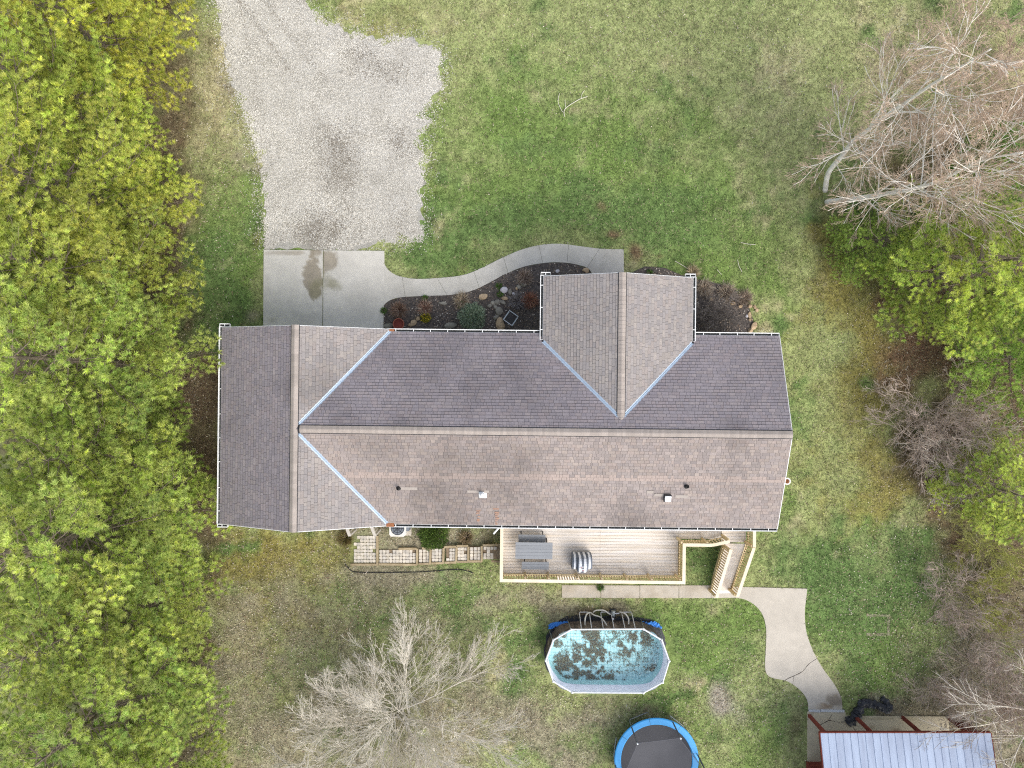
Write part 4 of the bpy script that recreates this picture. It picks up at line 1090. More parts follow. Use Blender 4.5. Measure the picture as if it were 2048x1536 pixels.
# ------------------------------------------------------------------ pool
pool_c = at(1215, 1322, 1.15); PH = 1.15
pool = empty('swimming_pool', (pool_c.x, pool_c.y, 0)); tag(pool, 'oval above-ground pool with murky turquoise water full of leaves', 'pool')
RIM_PX = [(1142.6, 1259), (1286.8, 1258), (1323.7, 1280), (1338.5, 1322), (1325.4, 1364.6), (1286.8, 1385.7), (1144.4, 1384.8), (1106.6, 1362.8), (1091.6, 1320.6), (1106.6, 1280.2)]
rim = [at(x, y, PH) - Vector((pool_c.x, pool_c.y, 0)) for x, y in RIM_PX]
rim = [Vector((p.x, p.y, 0)) for p in rim]
oval = catmull(rim, 8, True)
def inset(poly, k): return [Vector((p.x * (1 - k / abs(p.length)), p.y * (1 - k / abs(p.length)), 0)) for p in poly]
# tubes of the rim: one per side
for i in range(10):
    a, c2 = rim[i], rim[(i + 1) % 10]
    MB().tube([a + Vector((0, 0, PH)), c2 + Vector((0, 0, PH))], .037, 8).build('rim_tube', MAT['ppool'], pool)
    MB().lathe([(0, .055), (.05, .05), (.058, 0), (.05, -.06), (0, -.06)], a + Vector((0, 0, PH)), 10).build('rim_joint', MAT['ppool'], pool, True)
# outer wall in vertical staves
k = 0
wall_poly = inset(oval, .04)
per = [wall_poly[i] for i in range(len(wall_poly))] + [wall_poly[0]]
dist = [0]
for i in range(len(per) - 1): dist.append(dist[-1] + (per[i + 1] - per[i]).length)
tot = dist[-1]; NS = 96
def on_per(t):
    t = (t % 1) * tot
    for i in range(len(dist) - 1):
        if dist[i + 1] >= t: return per[i].lerp(per[i + 1], (t - dist[i]) / max(dist[i + 1] - dist[i], 1e-6))
    return per[-1]
for i in range(NS):
    a = on_per(i / NS); c2 = on_per((i + .95) / NS)
    q = MB(); nrm = ((a + c2) / 2).normalized() * rd.uniform(-.004, .008)
    a = a + nrm; c2 = c2 + nrm; ai, ci = a * .996, c2 * .996
    q.add([(a.x, a.y, .02), (c2.x, c2.y, .02), (c2.x, c2.y, PH - .04), (a.x, a.y, PH - .04), (ai.x, ai.y, .02), (ci.x, ci.y, .02), (ci.x, ci.y, PH - .04), (ai.x, ai.y, PH - .04)],
          [(0, 1, 2, 3), (7, 6, 5, 4), (0, 3, 7, 4), (1, 5, 6, 2), (3, 2, 6, 7)])
    q.build('stave', MAT['stave'], pool)
# liner inside: white band above the water, turquoise below, floor with printed grid
WL = .44
def ringwall(poly, z0, z1, poly2=None):
    q = MB(); n_ = len(poly); p2 = poly2 or poly
    q.add([(p.x, p.y, z0) for p in poly] + [(p.x, p.y, z1) for p in p2], [(i, n_ + i, n_ + (i + 1) % n_, (i + 1) % n_) for i in range(n_)]); return q
inn = inset(oval, .075); inn2 = inset(oval, .13); inn3 = inset(oval, .22)
ringwall(inn2, WL - .03, PH, inn).build('liner_band', MAT['liner'], pool, True)
q = ringwall(inn3, .07, WL - .03, inn2); n_ = len(inn3)
q.add([(p.x, p.y, .07) for p in inn3], [tuple(range(n_))]); q.build('liner', MAT['linerb'], pool, True)
MAT['grout'] = M('liner_print_line', lin(160, 204, 212), rough=.6, var=.05)
q = MB()
for gx_ in np.arange(-2.7, 2.71, .15):
    ys = [p for p in (np.linspace(-1.4, 1.4, 57))]; ins = inpoly(np.full(57, gx_), np.array(ys), [(p.x, p.y) for p in inset(oval, .26)])
    yy = [y for y, k_ in zip(ys, ins) if k_]
    if len(yy) > 1: q.add([(gx_ - .008, yy[0], .074), (gx_ + .008, yy[0], .074), (gx_ + .008, yy[-1], .074), (gx_ - .008, yy[-1], .074)], [(0, 1, 2, 3)])
for gy_ in np.arange(-1.35, 1.36, .15):
    xs_ = np.linspace(-2.8, 2.8, 113); ins = inpoly(xs_, np.full(113, gy_), [(p.x, p.y) for p in inset(oval, .26)])
    xx = [x for x, k_ in zip(xs_, ins) if k_]
    if len(xx) > 1: q.add([(xx[0], gy_ - .008, .078), (xx[-1], gy_ - .008, .078), (xx[-1], gy_ + .008, .078), (xx[0], gy_ + .008, .078)], [(0, 1, 2, 3)])
q.build('liner_print', MAT['grout'], pool)
q = MB(); q.add([(p.x, p.y, WL) for p in inn2], [tuple(range(len(inn2)))]); q.build('water', MAT['water'], pool)
# sunken leaves, in drifts
n = 46000
X = rng.uniform(-2.9, 2.9, n); Y = rng.uniform(-1.5, 1.5, n)
f1 = fbm(X + 31, Y + 5, 1.2, 4, 300); f2 = fbm(X + 3, Y + 55, 4.5, 3, 310)
pr = np.clip((f1 - .40) * 5, 0, 1) * np.clip((f2 - .38) * 6, 0, 1)
pr += .9 * np.exp(-((X + 1.9) / .7) ** 2 - ((Y + .5) / .5) ** 2) + .7 * np.exp(-((X + .75) / .3) ** 2 - ((Y + .1) / 1.2) ** 2) + .9 * np.exp(-((X + .6) / 1.0) ** 2 - ((Y + 1.05) / .3) ** 2) + .5 * np.exp(-((X - 1.1) / .8) ** 2 - ((Y - .3) / .8) ** 2)
pr += .07
pr *= np.clip((f2 - .33) * 4.5, 0, 1)
ok = inpoly(X, Y, [(p.x, p.y) for p in inset(oval, .25)]) & (rng.random(n) < pr)
X, Y = X[ok], Y[ok]; n = len(X)
pal = np.array([lin(112, 96, 84), lin(130, 116, 98), lin(94, 88, 80), lin(140, 134, 108)])
c = pal[rng.choice(4, n)] * rng.uniform(.8, 1.15, (n, 1))
V, Fc, cc = leaf_quads(X, Y, rng.uniform(.085, .13, n), rng.uniform(.012, .032, n), c, asp=.6, tiltmax=.2)
o = link('sunken_leaves', mesh_np('sunken_leaves', V, Fc, cc), MAT['litter'], pool); o['kind'] = 'stuff'
# U-shaped braces on the house side, and upright poles
def pl(px, py, z): return at(px, py, z) - Vector((pool_c.x, pool_c.y, 0))
for x0, x1 in ((1158.5, 1178.5), (1201, 1222), (1243, 1263)):
    a = pl(x0, 1224, .03); c2 = pl(x1, 1224, .03); ta = Vector((a.x, rim[0].y, PH - .05)); tc = Vector((c2.x, rim[0].y, PH - .05))
    bot = [ta, ta.lerp(a, .93), a + (c2 - a) * .07 + Vector((0, 0, .01)), c2 + (a - c2) * .07 + Vector((0, 0, .01)), tc.lerp(c2, .93), tc]
    MB().tube(bot, .02, 8).build('brace', MAT['ppool'], pool)
for i in (0, 1, 2, 9, 8, 3):
    a = rim[i] * 1.015; f_ = rim[i] * 1.05
    MB().tube([(f_.x, f_.y, .02), (a.x, a.y, PH - .05)], .018, 8).build('upright', MAT['steel'], pool)
# hoses and pump beside the pool
def hose(pts, r_, name, label, cat='hose', group=None, mat='hose'):
    pp = catmull([at(x, y, z) for x, y, z in pts], 8)
    return tag(MB().tube(pp, r_, 8).build(name, MAT[mat], None, True), label, cat, group)
hose([(1170, 1252, .62), (1170, 1240, .60), (1173, 1229, .42), (1180, 1225, .18), (1188, 1230, .30), (1200, 1234, .40), (1208, 1242, .60), (1214, 1252, .70)], .034, 'pool_hose', 'white corrugated hose looping against the pool wall, farthest from the pump', 'hose', 'pool hoses')
hose([(1186, 1225, .10), (1191, 1221, .12), (1200, 1220, .14), (1209, 1221, .16), (1216, 1226, .18), (1221, 1229, .22)], .034, 'pool_hose', 'white hose arching from the pump over the grass', 'hose', 'pool hoses')
hose([(1239, 1224, .24), (1246, 1225, .35), (1252, 1229, .45), (1257, 1238, .55), (1257, 1249, .66)], .034, 'pool_hose', 'white hose dropping from the pump to the pool wall', 'hose', 'pool hoses')
p = at(1226, 1228, .2); pr_ = empty('pool_pump', (p.x, p.y, 0)); tag(pr_, 'small black and grey filter pump on the grass beside the pool', 'pump')
MB().box((0, 0, .04), (.30, .42, .08)).build('base', MAT['dark'], pr_)
MB().tube([(.0, -.16, .17), (.02, .16, .2)], [.09, .10], 14).build('motor', MAT['steel'], pr_)
MB().lathe([(.0, .40), (.085, .40), (.10, .37), (.10, .08)], (-.03, -.17, 0), 16).build('filter_canister', MAT['dark'], pr_)
MB().lathe([(.0, .425), (.05, .42), (.05, .39)], (-.03, -.17, 0), 12).build('canister_cap', MAT['galv'], pr_)
MB().tube([(.08, .02, .2), (.30, .04, .22)], .035, 8).build('outlet', MAT['galv'], pr_)

def crumple(name, pts, zmax, mat, label, cat, seed, n_=9, group=None):
    """crumpled sheet: polygon in survey pixels triangulated on a lattice with folds"""
    P_ = P2(pts); xs_ = [p[0] for p in P_]; ys_ = [p[1] for p in P_]
    st = max(max(xs_) - min(xs_), max(ys_) - min(ys_)) / (n_ * 2.2)
    gx_ = np.arange(min(xs_), max(xs_) + st, st); gy_ = np.arange(min(ys_), max(ys_) + st, st)
    A, B_ = np.meshgrid(gx_, gy_, indexing='ij')
    rg = np.random.default_rng(seed)
    A = A + rg.normal(0, st * .22, A.shape); B_ = B_ + rg.normal(0, st * .22, B_.shape)
    Z = .02 + zmax * np.clip(fbm(A, B_, 3.2, 3, 400 + seed) * 1.5 - .3, 0, 1) + rg.uniform(0, zmax * .35, A.shape)
    ins = inpoly(A, B_, P_); nid = -np.ones(A.shape, int); vs = []
    for i in range(A.shape[0]):
        for j in range(A.shape[1]):
            if ins[i, j]: nid[i, j] = len(vs); vs.append((A[i, j], B_[i, j], Z[i, j]))
    fs = []
    for i in range(A.shape[0] - 1):
        for j in range(A.shape[1] - 1):
            q4 = (nid[i, j], nid[i + 1, j], nid[i + 1, j + 1], nid[i, j + 1])
            if min(q4) >= 0: fs.append(q4)
    c0 = (sum(xs_) / len(xs_), sum(ys_) / len(ys_))
    q = MB(); q.add([(x - c0[0], y - c0[1], z) for x, y, z in vs], fs)
    o = q.build(name, MAT[mat], None, False, (c0[0], c0[1], 0))
    return tag(o, label, cat, group)
crumple('blue_tarp', [(1096, 1247), (1104, 1243), (1125, 1241), (1137, 1240), (1136, 1246), (1118, 1251), (1104, 1257), (1096, 1258)], .16, 'tarp', 'crumpled blue tarp at the pool corner nearer the paver path', 'tarp', 1, 12)
crumple('blue_tarp', [(1280, 1240), (1300, 1241), (1312, 1240), (1322, 1250), (1328, 1257), (1310, 1254), (1298, 1248), (1282, 1243)], .16, 'tarp', 'pale-creased blue tarp at the pool corner nearer the shed', 'tarp', 2, 12)
q = MB()
gs = catmull([at(x, y) - Vector((pool_c.x, pool_c.y, 0)) for x, y in [(1120, 1238), (1160, 1230), (1220, 1232), (1290, 1236), (1318, 1252), (1330, 1280), (1331, 1320), (1322, 1350), (1295, 1372), (1140, 1372), (1100, 1350), (1090, 1320), (1094, 1270)]], 6, True)
rr = random.Random(4); q.add([(p.x + rr.uniform(-.05, .05), p.y + rr.uniform(-.05, .05), .012 + rr.uniform(0, .01)) for p in gs], [tuple(range(len(gs)))])
q.build('ground_sheet', MAT['blacktarp'], pool)

# ------------------------------------------------------------------ trampoline
tc_ = at(1313, 1520, .75); tr = empty('trampoline', (tc_.x, tc_.y, 0)); tag(tr, 'round trampoline with blue pad and black net', 'trampoline')
RT = 2.0
def ringpts(r_, z, n_=64, a0=0): return [(r_ * math.cos(a0 + 2 * math.pi * i / n_), r_ * math.sin(a0 + 2 * math.pi * i / n_), z) for i in range(n_)]
MB().lathe([(0, .735), (1.72, .745)], n=64).build('mat', MAT['mat'], tr)
for s in range(8):                                    # pad in sewn sections
    q = MB(); n_ = 10; a0 = R(45 * s + 10) + .004; a1 = R(45 * s + 55) - .004
    for r_, z in ((1.69, .765), (1.72, .79), (1.96, .79), (2.0, .765), (2.0, .73)):
        q.v += [(r_ * math.cos(a0 + (a1 - a0) * i / n_), r_ * math.sin(a0 + (a1 - a0) * i / n_), z) for i in range(n_ + 1)]
    m_ = n_ + 1
    q.f += [(k_ * m_ + i, k_ * m_ + i + 1, (k_ + 1) * m_ + i + 1, (k_ + 1) * m_ + i) for k_ in range(4) for i in range(n_)]
    q.build('pad_section', MAT['pad'], tr)
fr = ringpts(1.95, .70, 48); MB().tube(fr + [fr[0], fr[1]], .028, 8, False).build('frame_ring', MAT['steel'], tr)
tops = []
for i in range(6):
    a1 = R(127 + 60 * i); a2 = R(98 + 60 * i); r_ = 1.95
    p1 = Vector((r_ * math.cos(a1), r_ * math.sin(a1), 0)); p2 = Vector((r_ * math.cos(a2), r_ * math.sin(a2), 0))
    up = lambda p, z: Vector((p.x, p.y, z))
    MB().tube([up(p1, .70), up(p1, .08), up(p1.lerp(p2, .05), .025), up(p1.lerp(p2, .95), .025), up(p2, .08), up(p2, .70)], .024, 8).build('leg', MAT['steel'], tr)
    pb = p1 * 1.0
    pole = MB().tube([up(pb * 1.01, .15), up(pb * 1.01, 1.25)], .024, 8).build('net_pole', MAT['steel'], tr)
    MB().tube([up(pb * 1.01, .80), up(pb * 1.01, 2.26)], .034, 10).build('foam_sleeve', MAT['sleeve'], pole)
    MB().lathe([(0, .07), (.035, .06), (.042, 0), (.03, -.03)], up(pb * 1.01, 2.28), 10).build('pole_cap', MAT['galv'], pole)
    tops.append(up(pb * .985, 2.2))
for i in range(6):
    a, c2 = tops[i], tops[(i + 1) % 6]; n_ = 8; q = MB(); ang1 = math.atan2(a.y, a.x); 
    topv, botv = [], []
    for k_ in range(n_ + 1):
        t = k_ / n_; topv.append(a.lerp(c2, t)); an = ang1 + R(60) * t; botv.append(Vector((1.71 * math.cos(an), 1.71 * math.sin(an), .80)))
    q.add(topv + botv, [(k_, k_ + 1, n_ + 2 + k_, n_ + 1 + k_) for k_ in range(n_)])
    q.build('net_panel', MAT['net'], tr)
    MB().tube([a, c2], .009, 5).build('net_cord', MAT['sleeve'], tr)

# ------------------------------------------------------------------ open shed
sh0 = at(1640, 1466, 2.2); sh1 = at(1981, 1467, 2.2)
SY, SXa, SXb = sh0.y, sh0.x, sh1.x
shed = empty('shed', ((SXa + SXb) / 2, SY - 2.6, 0)); tag(shed, 'open shed with pale ribbed metal roof and red posts', 'shed')
SO = Vector(((SXa + SXb) / 2, SY - 2.6, 0))
def sp(b, name, mat, parent=None): return b.build(name, mat, parent or shed, False, -SO if parent is None else None)
DEP, RISE = 2.7, .25
np_ = 23; pwid = (SXb - SXa) / np_
zr_ = lambda t: 2.22 + RISE * t
for side in (0, 1):
    for i in range(np_):
        x0 = SXa + i * pwid; prof = [(.0, 0), (.02, .02), (.035, .02), (.055, 0), (pwid - .0, 0)]
        ya, za = (SY, 2.22) if side == 0 else (SY - 2 * DEP, 2.22); yb, zb = SY - DEP, 2.22 + RISE * DEP
        q = MB(); m_ = len(prof)
        q.add([(x0 + a, ya, za + z) for a, z in prof] + [(x0 + a, yb, zb + z) for a, z in prof], [(k_, k_ + 1, m_ + k_ + 1, m_ + k_) for k_ in range(m_ - 1)])
        sp(q, 'roof_panel', MAT['tin'])
sp(MB().bar((SXa, SY - DEP, 2.24 + RISE * DEP), (SXb, SY - DEP, 2.24 + RISE * DEP), .3, .03), 'ridge_cap', MAT['tin'])
sp(MB().box(((SXa + SXb) / 2, SY + .018, 2.13), (SXb - SXa + .02, .035, .15)), 'fascia', MAT['redwood'])
for x in (SXa - .018, SXb + .018):
    sp(MB().bar((x, SY, 2.16), (x, SY - DEP, 2.16 + RISE * DEP), .03, .14).bar((x, SY - 2 * DEP, 2.16), (x, SY - DEP, 2.16 + RISE * DEP), .03, .14), 'rake_trim', MAT['redwood'])
for i, (px_, py_) in enumerate(((1617.5, 1430), (1709, 1432), (1804, 1434), (1897, 1436))):
    a = at(px_, py_)
    sp(MB().box((a.x, a.y, 1.1), (.135, .135, 2.2)), 'post', MAT['redwood'])
    sp(MB().box((a.x, SY - 2 * DEP + .3, 1.1), (.135, .135, 2.2)), 'post', MAT['redwood'])
ay = at(1700, 1432).y
sp(MB().bar((SXa + .03, ay, 2.10), (SXb - .03, ay, 2.10), .09, .18), 'header_beam', MAT['redwood'])
lw = at(1616, 1522); sp(MB().box((lw.x + 1.0, lw.y - .9, 1.0), (2.2, 1.8, 1.98)), 'red_wall', MAT['redwood'])
sp(MB().box((at(1925, 1440).x, at(1925, 1448).y, .75), (.5, .16, 1.5)), 'side_wall', MAT['redwood'])

def sheet_rope(name, pts, r_, mat, label, cat, seed):
    """bunched plastic: lumpy flattened tube along a path"""
    rr = random.Random(seed); pp = catmull([at(x, y, z) for x, y, z in pts], 5); q = MB(); n_ = 12; vs = []
    for i, p_ in enumerate(pp):
        d = (pp[min(i + 1, len(pp) - 1)] - pp[max(i - 1, 0)]).normalized(); s_ = Vector((-d.y, d.x, 0)); t = i / (len(pp) - 1)
        rad = r_[0] + (r_[1] - r_[0]) * t; rad *= rr.uniform(.75, 1.25)
        if i in (0, len(pp) - 1): rad *= .4
        for k_ in range(n_):
            a_ = 6.283 * k_ / n_; w_ = rad * rr.uniform(.7, 1.3)
            vs.append(p_ + s_ * math.cos(a_) * w_ + Vector((0, 0, max(-p_.z + .01, math.sin(a_) * w_ * .55))))
    fs = [(i * n_ + k_, i * n_ + (k_ + 1) % n_, (i + 1) * n_ + (k_ + 1) % n_, (i + 1) * n_ + k_) for i in range(len(pp) - 1) for k_ in range(n_)]
    q.add(vs, fs); return tag(q.build(name, MAT[mat]), label, cat)
sheet_rope('black_sheeting', [(1694, 1448, .10), (1704, 1440, .14), (1713, 1430, .12), (1719, 1418, .10), (1727, 1406, .10), (1742, 1408, .10), (1760, 1412, .12), (1776, 1422, .10), (1774, 1405, .10), (1762, 1396, .08)], (.24, .15), 'blacktarp', 'bunched black plastic sheeting trailing off the shed floor', 'sheeting', 5)

# ------------------------------------------------------------------ back wall: air conditioner, paver path, steps
p = at(795, 1057, .8); ac = empty('air_conditioner', (p.x, p.y, 0), -TH); tag(ac, 'cream outdoor air conditioner below the back gutter', 'air conditioner')
q = MB(); s_ = .39
oct_ = [(-s_ + .09, -s_), (s_ - .09, -s_), (s_, -s_ + .09), (s_, s_ - .09), (s_ - .09, s_), (-s_ + .09, s_), (-s_, s_ - .09), (-s_, -s_ + .09)]
q.prism(oct_, .06, .78); q.build('body', MAT['acwhite'], ac)
MB().lathe([(0, .80), (.32, .80), (.33, .775)], n=28).build('fan_opening', MAT['acfan'], ac)
for r_ in (.10, .2, .3):
    pts = ringpts(r_, .812, 24); MB().tube(pts + [pts[0], pts[1]], .007, 4, False).build('guard_ring', MAT['dark'], ac)
for i in range(4):
    a_ = i * math.pi / 4; MB().bar((-.31 * math.cos(a_), -.31 * math.sin(a_), .815), (.31 * math.cos(a_), .31 * math.sin(a_), .815), .014, .01).build('guard_bar', MAT['dark'], ac)
MB().box((.46, .0, .35), (.14, .30, .6)).build('disconnect_box', MAT['acfan'], ac)
MB().prism([(-.5, -.5), (.55, -.5), (.55, .5), (-.5, .5)], 0, .05).build('pad', MAT['concrete2'], ac)

pv = empty('paver_path', at(820, 1105)); tag(pv, 'tumbled paver path with timber risers behind the house', kind='structure')
PO = Vector((pv.location.x, pv.location.y, 0))
me_p = []
for k_ in range(4):
    q = MB(); w_ = .146; h_ = .05; rr = random.Random(k_); c_ = .018
    o8 = [(-w_ / 2 + c_, -w_ / 2), (w_ / 2 - c_, -w_ / 2), (w_ / 2, -w_ / 2 + c_), (w_ / 2, w_ / 2 - c_), (w_ / 2 - c_, w_ / 2), (-w_ / 2 + c_, w_ / 2), (-w_ / 2, w_ / 2 - c_), (-w_ / 2, -w_ / 2 + c_)]
    o8 = [(x + rr.uniform(-.008, .008), y + rr.uniform(-.008, .008)) for x, y in o8]
    q.prism(o8, 0, h_); m_ = q.mesh('paver'); m_.materials.append(MAT['paver']); me_p.append(m_)
AREAS = [(708, 1071, 752, 1125, .02), (759, 1099, 832, 1125, .05), (838, 1098, 860, 1124, .08), (864, 1096, 884, 1122, .11), (893, 1095, 912, 1121, .14), (916, 1093, 935, 1119, .17), (940, 1092, 962, 1118, .20), (967, 1091, 1001, 1116, .23)]
rp = random.Random(21)
for ai, (x0, y0, x1, y1, z) in enumerate(AREAS):
    a = at(x0, y0); c2 = at(x1, y1); nx_ = max(2, round((c2.x - a.x) / .162)); ny_ = max(2, round((a.y - c2.y) / .162))
    for i in range(nx_):
        for j in range(ny_):
            if ai == 0 and i + .8 * j < rp.uniform(.0, 2.2): continue
            if ai == 4 and i == 0 and j < 3: continue
            if ai == 7 and (i > 2 or rp.random() < .2) and rp.random() < .75: continue
            if rp.random() < .03: continue
            x = a.x + (i + .5) * (c2.x - a.x) / nx_; y = a.y - (j + .5) * (a.y - c2.y) / ny_
            link('paver', rp.choice(me_p), None, pv, Vector((x, y, z - .025 + rp.uniform(-.006, .006))) - PO, (rp.uniform(-.02, .02), rp.uniform(-.02, .02), rp.uniform(-.05, .05) + rp.choice((0, 1.5708, 3.1416))))
    q = MB(); q.prism([(a.x, c2.y), (c2.x, c2.y), (c2.x, a.y), (a.x, a.y)], -.02, z - .022); q.build('sand_bed', MAT['sand'] if 'sand' in MAT else MAT['crack'], pv, False, -PO)
def timber(x0, y0, x1, y1, z, w=.10):
    a = at(x0, y0); c2 = at(x1, y1)
    MB().bar((a.x, a.y, z), (c2.x, c2.y, z), w, .12).build('timber', MAT['timber'], pv, False, -PO)
timber(755, 1071, 755.5, 1128, .05); timber(702, 1128.5, 756, 1128.5, .03); timber(758, 1127.6, 835, 1128.6, .05)
timber(835, 1096, 835, 1128, .09); timber(862, 1095, 861, 1126, .12); timber(888, 1094, 887, 1124, .15); timber(914, 1092, 913, 1121, .18); timber(937.5, 1091, 937, 1121, .21); timber(964, 1090, 964, 1120, .24)
timber(798, 1096.4, 834, 1096.2, .10); timber(845, 1095, 862, 1095, .12); timber(889, 1091.5, 913, 1091.3, .20); timber(914, 1090, 937, 1089.5, .2); timber(838, 1126.5, 862, 1126.2, .09); timber(864, 1125, 888, 1124.4, .12); timber(890, 1123.4, 913, 1122.8, .15); timber(915, 1121.6, 937, 1121.2, .18); timber(939, 1120.4, 964, 1120, .2)
timber(966, 1088, 1003, 1087.5, .24); timber(983, 1120, 1003, 1121, .2)
# back steps with two sloping rails
bs, BO = frame_root('back_steps', (-6.8, -6.4)); tag(bs, 'small grey wooden back steps with two sloping handrails at the garage', 'steps')
def bsp(b, name, mat): return b.build(name, mat, bs, False, BO)
for k_ in range(3):
    bsp(MB().box((-6.72, -6.10 - k_ * .27, .62 - k_ * .2), (1.05, .26, .04)), 'tread', MAT['greywood'])
for px_ in (692.5, 743):
    A_ = hf(px_, 1053, 1.75); B_ = hf(px_ + 7.0, 1072, 1.25)
    bsp(MB().bar(A_, B_, .14, .04), 'handrail', MAT['greywood'])
    for k_ in range(4):
        t = .15 + k_ * .25; p_ = A_.lerp(B_, t); bsp(MB().bar((p_.x, p_.y, p_.z - .02), (p_.x, p_.y, max(.05, p_.z - .95)), .035, .035, (0, 1, 0)), 'baluster', MAT['greywood'])
    bsp(MB().box((B_.x, B_.y + .03, B_.z / 2), (.09, .09, B_.z)), 'post', MAT['greywood'])
hose([(690, 1128, .03), (697, 1136, .03), (706, 1143, .03), (730, 1145, .03), (780, 1145, .03), (840, 1144, .03), (880, 1141, .03), (915, 1139, .03), (935, 1142, .03), (946, 1146, .03)], .022, 'drain_hose', 'thin black hose lying along the paver path', 'hose', None, 'pipe')

# ------------------------------------------------------------------ front beds: stones, pot, chair
def rock_mesh(seed, flat=.55):
    bm = bmesh.new(); bmesh.ops.create_icosphere(bm, subdivisions=2, radius=1)
    rg = np.random.default_rng(seed); f_ = rg.normal(0, 1, (7, 3)); f_ /= np.linalg.norm(f_, axis=1)[:, None]; lim = rg.uniform(.55, .92, 7)
    for v in bm.verts:
        for k_ in range(7):
            d = v.co.x * f_[k_][0] + v.co.y * f_[k_][1] + v.co.z * f_[k_][2]
            if d > lim[k_]: v.co -= Vector(f_[k_]) * (d - lim[k_])
        v.co *= rg.uniform(.96, 1.04); v.co.z *= flat
    me = bpy.data.meshes.new('boulder'); bm.to_mesh(me); bm.free(); return me
ROCKS = [  # px, py, half x, half y (px), turn, material, label
    (1008, 580, 7.5, 6, .1, 'stone_pale', 'pale lilac-grey boulder near the inner bend of the walk'),
    (1020, 584, 3.5, 5.5, .2, 'stone_grey', 'small upright grey stone beside the pale boulder'),
    (1027, 588, 3, 3.5, .4, 'stone_pale', 'small pale pebble-like stone by the dead plants'),
    (966, 593, 8, 6, .3, 'stone_tan', 'flat tan boulder close to the walk edge'),
    (1009, 596, 6.5, 4.5, -.3, 'stone_tan', 'orange-tan stone in the dry stone line'),
    (1005, 604, 8, 4, -.3, 'stone_grey', 'long grey stone under the orange-tan one'),
    (994, 604, 5.5, 5, .2, 'stone_grey', 'rounded greenish-grey stone in the middle of the bed'),
    (986, 606, 4, 4.5, .9, 'stone_grey', 'small dark grey stone left of the rounded one'),
    (979, 611, 4.5, 4, .3, 'stone_grey', 'small rounded stone uphill of the silvery shrub'),
    (991, 613, 4, 3.5, 1.2, 'stone_grey', 'little grey stone above the big flat slab'),
    (999, 622, 7.5, 8.5, .2, 'stone_grey', 'broad flat grey-green slab between shrub and chair'),
    (992, 634, 6, 4.5, .6, 'stone_grey', 'dark low stone touching the silvery shrub'),
    (1001, 648, 8.5, 12, .15, 'stone_tan', 'large ochre slab beside the black chair'),
    (901, 650, 11.5, 6, .15, 'stone_grey', 'long grey boulder below the silvery shrub by the gutter'),
    (885, 606, 8, 3.5, -.1, 'stone_grey', 'flat pinkish-grey stone alone near the walk'),
    (777, 651, 9, 5, .2, 'stone_grey', 'low grey stone next to the terracotta pot'),
    (827, 645, 5, 7, -.5, 'stone_tan', 'upright tan stone beside the yellow flowers'),
    (836, 637, 4, 4, .5, 'stone_tan', 'small tan stone touching the yellow flowers'),
    (820, 650, 4, 4, .5, 'stone_tan', 'small brownish stone nearest the pot'),
    (1047, 568, 6, 5, .2, 'stone_grey', 'reddish-grey boulder near the gable corner'),
    (1038, 573, 4, 5, .8, 'stone_grey', 'dark grey stone touching the reddish boulder'),
    (1034, 577, 3, 3, .8, 'stone_tan', 'small pinkish stone in the dead plants'),
    (1172, 541, 7, 5, .05, 'stone_tan', 'tan block at the end of the walk'),
    (1115, 542, 4, 3, .5, 'stone_pale', 'small white stone near the gable gutter'),
    (1500, 612, 5, 3.5, .2, 'stone_tan', 'oval tan stone at the outer rim of the side bed'),
    (1510, 614, 3.5, 4.5, .4, 'stone_tan', 'tan stone beside the oval one on the side bed rim'),
    (1514, 620, 3.5, 3.5, .2, 'stone_tan', 'small round tan stone at the grass edge'),
    (1500, 630, 3.5, 6, .1, 'stone_tan', 'narrow tan stone halfway along the side bed rim'),
    (1494, 632, 2.5, 3, .1, 'stone_pale', 'small whitish stone inside the side bed rim'),
    (1501, 639, 3, 3, .1, 'stone_tan', 'little tan stone near the largest side stone'),
    (1508, 653, 5, 9, -.4, 'stone_tan', 'largest tan boulder of the side bed, next to the roof corner'),
    (1501, 661, 6, 5, .3, 'stone_tan', 'brown stone half under the gutter of the side bed'),
    (1466, 606, 5, 4, .3, 'stone_tan', 'tan stone among the dead canes of the side bed'),
    (1481, 612, 4, 3.5, .3, 'stone_tan', 'small orange stone at the foot of the dead canes'),
    (1425, 598, 5, 3.5, .3, 'stone_tan', 'yellowish stone at the back of the side bed canes'),
]
for i, (x, y, hx, hy, rz, mt, lb) in enumerate(ROCKS):
    p = at(x, y, .1); me = rock_mesh(i + 3); hx *= .0242 * 1.18; hy *= .0242 * 1.18
    o = link('boulder', me, MAT[mt], None, (p.x, p.y, .05 + min(hx, hy) * .22), (0, 0, rz)); o.scale = (hx, hy, min(hx, hy) * 1.1)
    tag(o, lb, 'rock', 'stones in the front beds')
p = at(797, 648, .4); pot = empty('flower_pot', (p.x, p.y, 0)); tag(pot, 'round terracotta pot at the corner of the front bed', 'pot')
MB().lathe([(.16, .0), (.25, .34), (.27, .35), (.275, .42), (.24, .42), (.235, .36)], n=28).build('pot_wall', MAT['terracotta'], pot, True)
MB().lathe([(0, .34), (.236, .345)], n=28).build('pot_soil', MAT['redwood'], pot)
p = at(1021.5, 637, .4); ch = empty('garden_chair', (p.x, p.y, .03), R(-35)); tag(ch, 'small black slatted chair with pale metal arms in the bed', 'chair')
for k_ in range(6):
    MB().box((-.17 + k_ * .068, .02, .36), (.055, .42, .02)).build('seat_slat', MAT['dark'], ch)
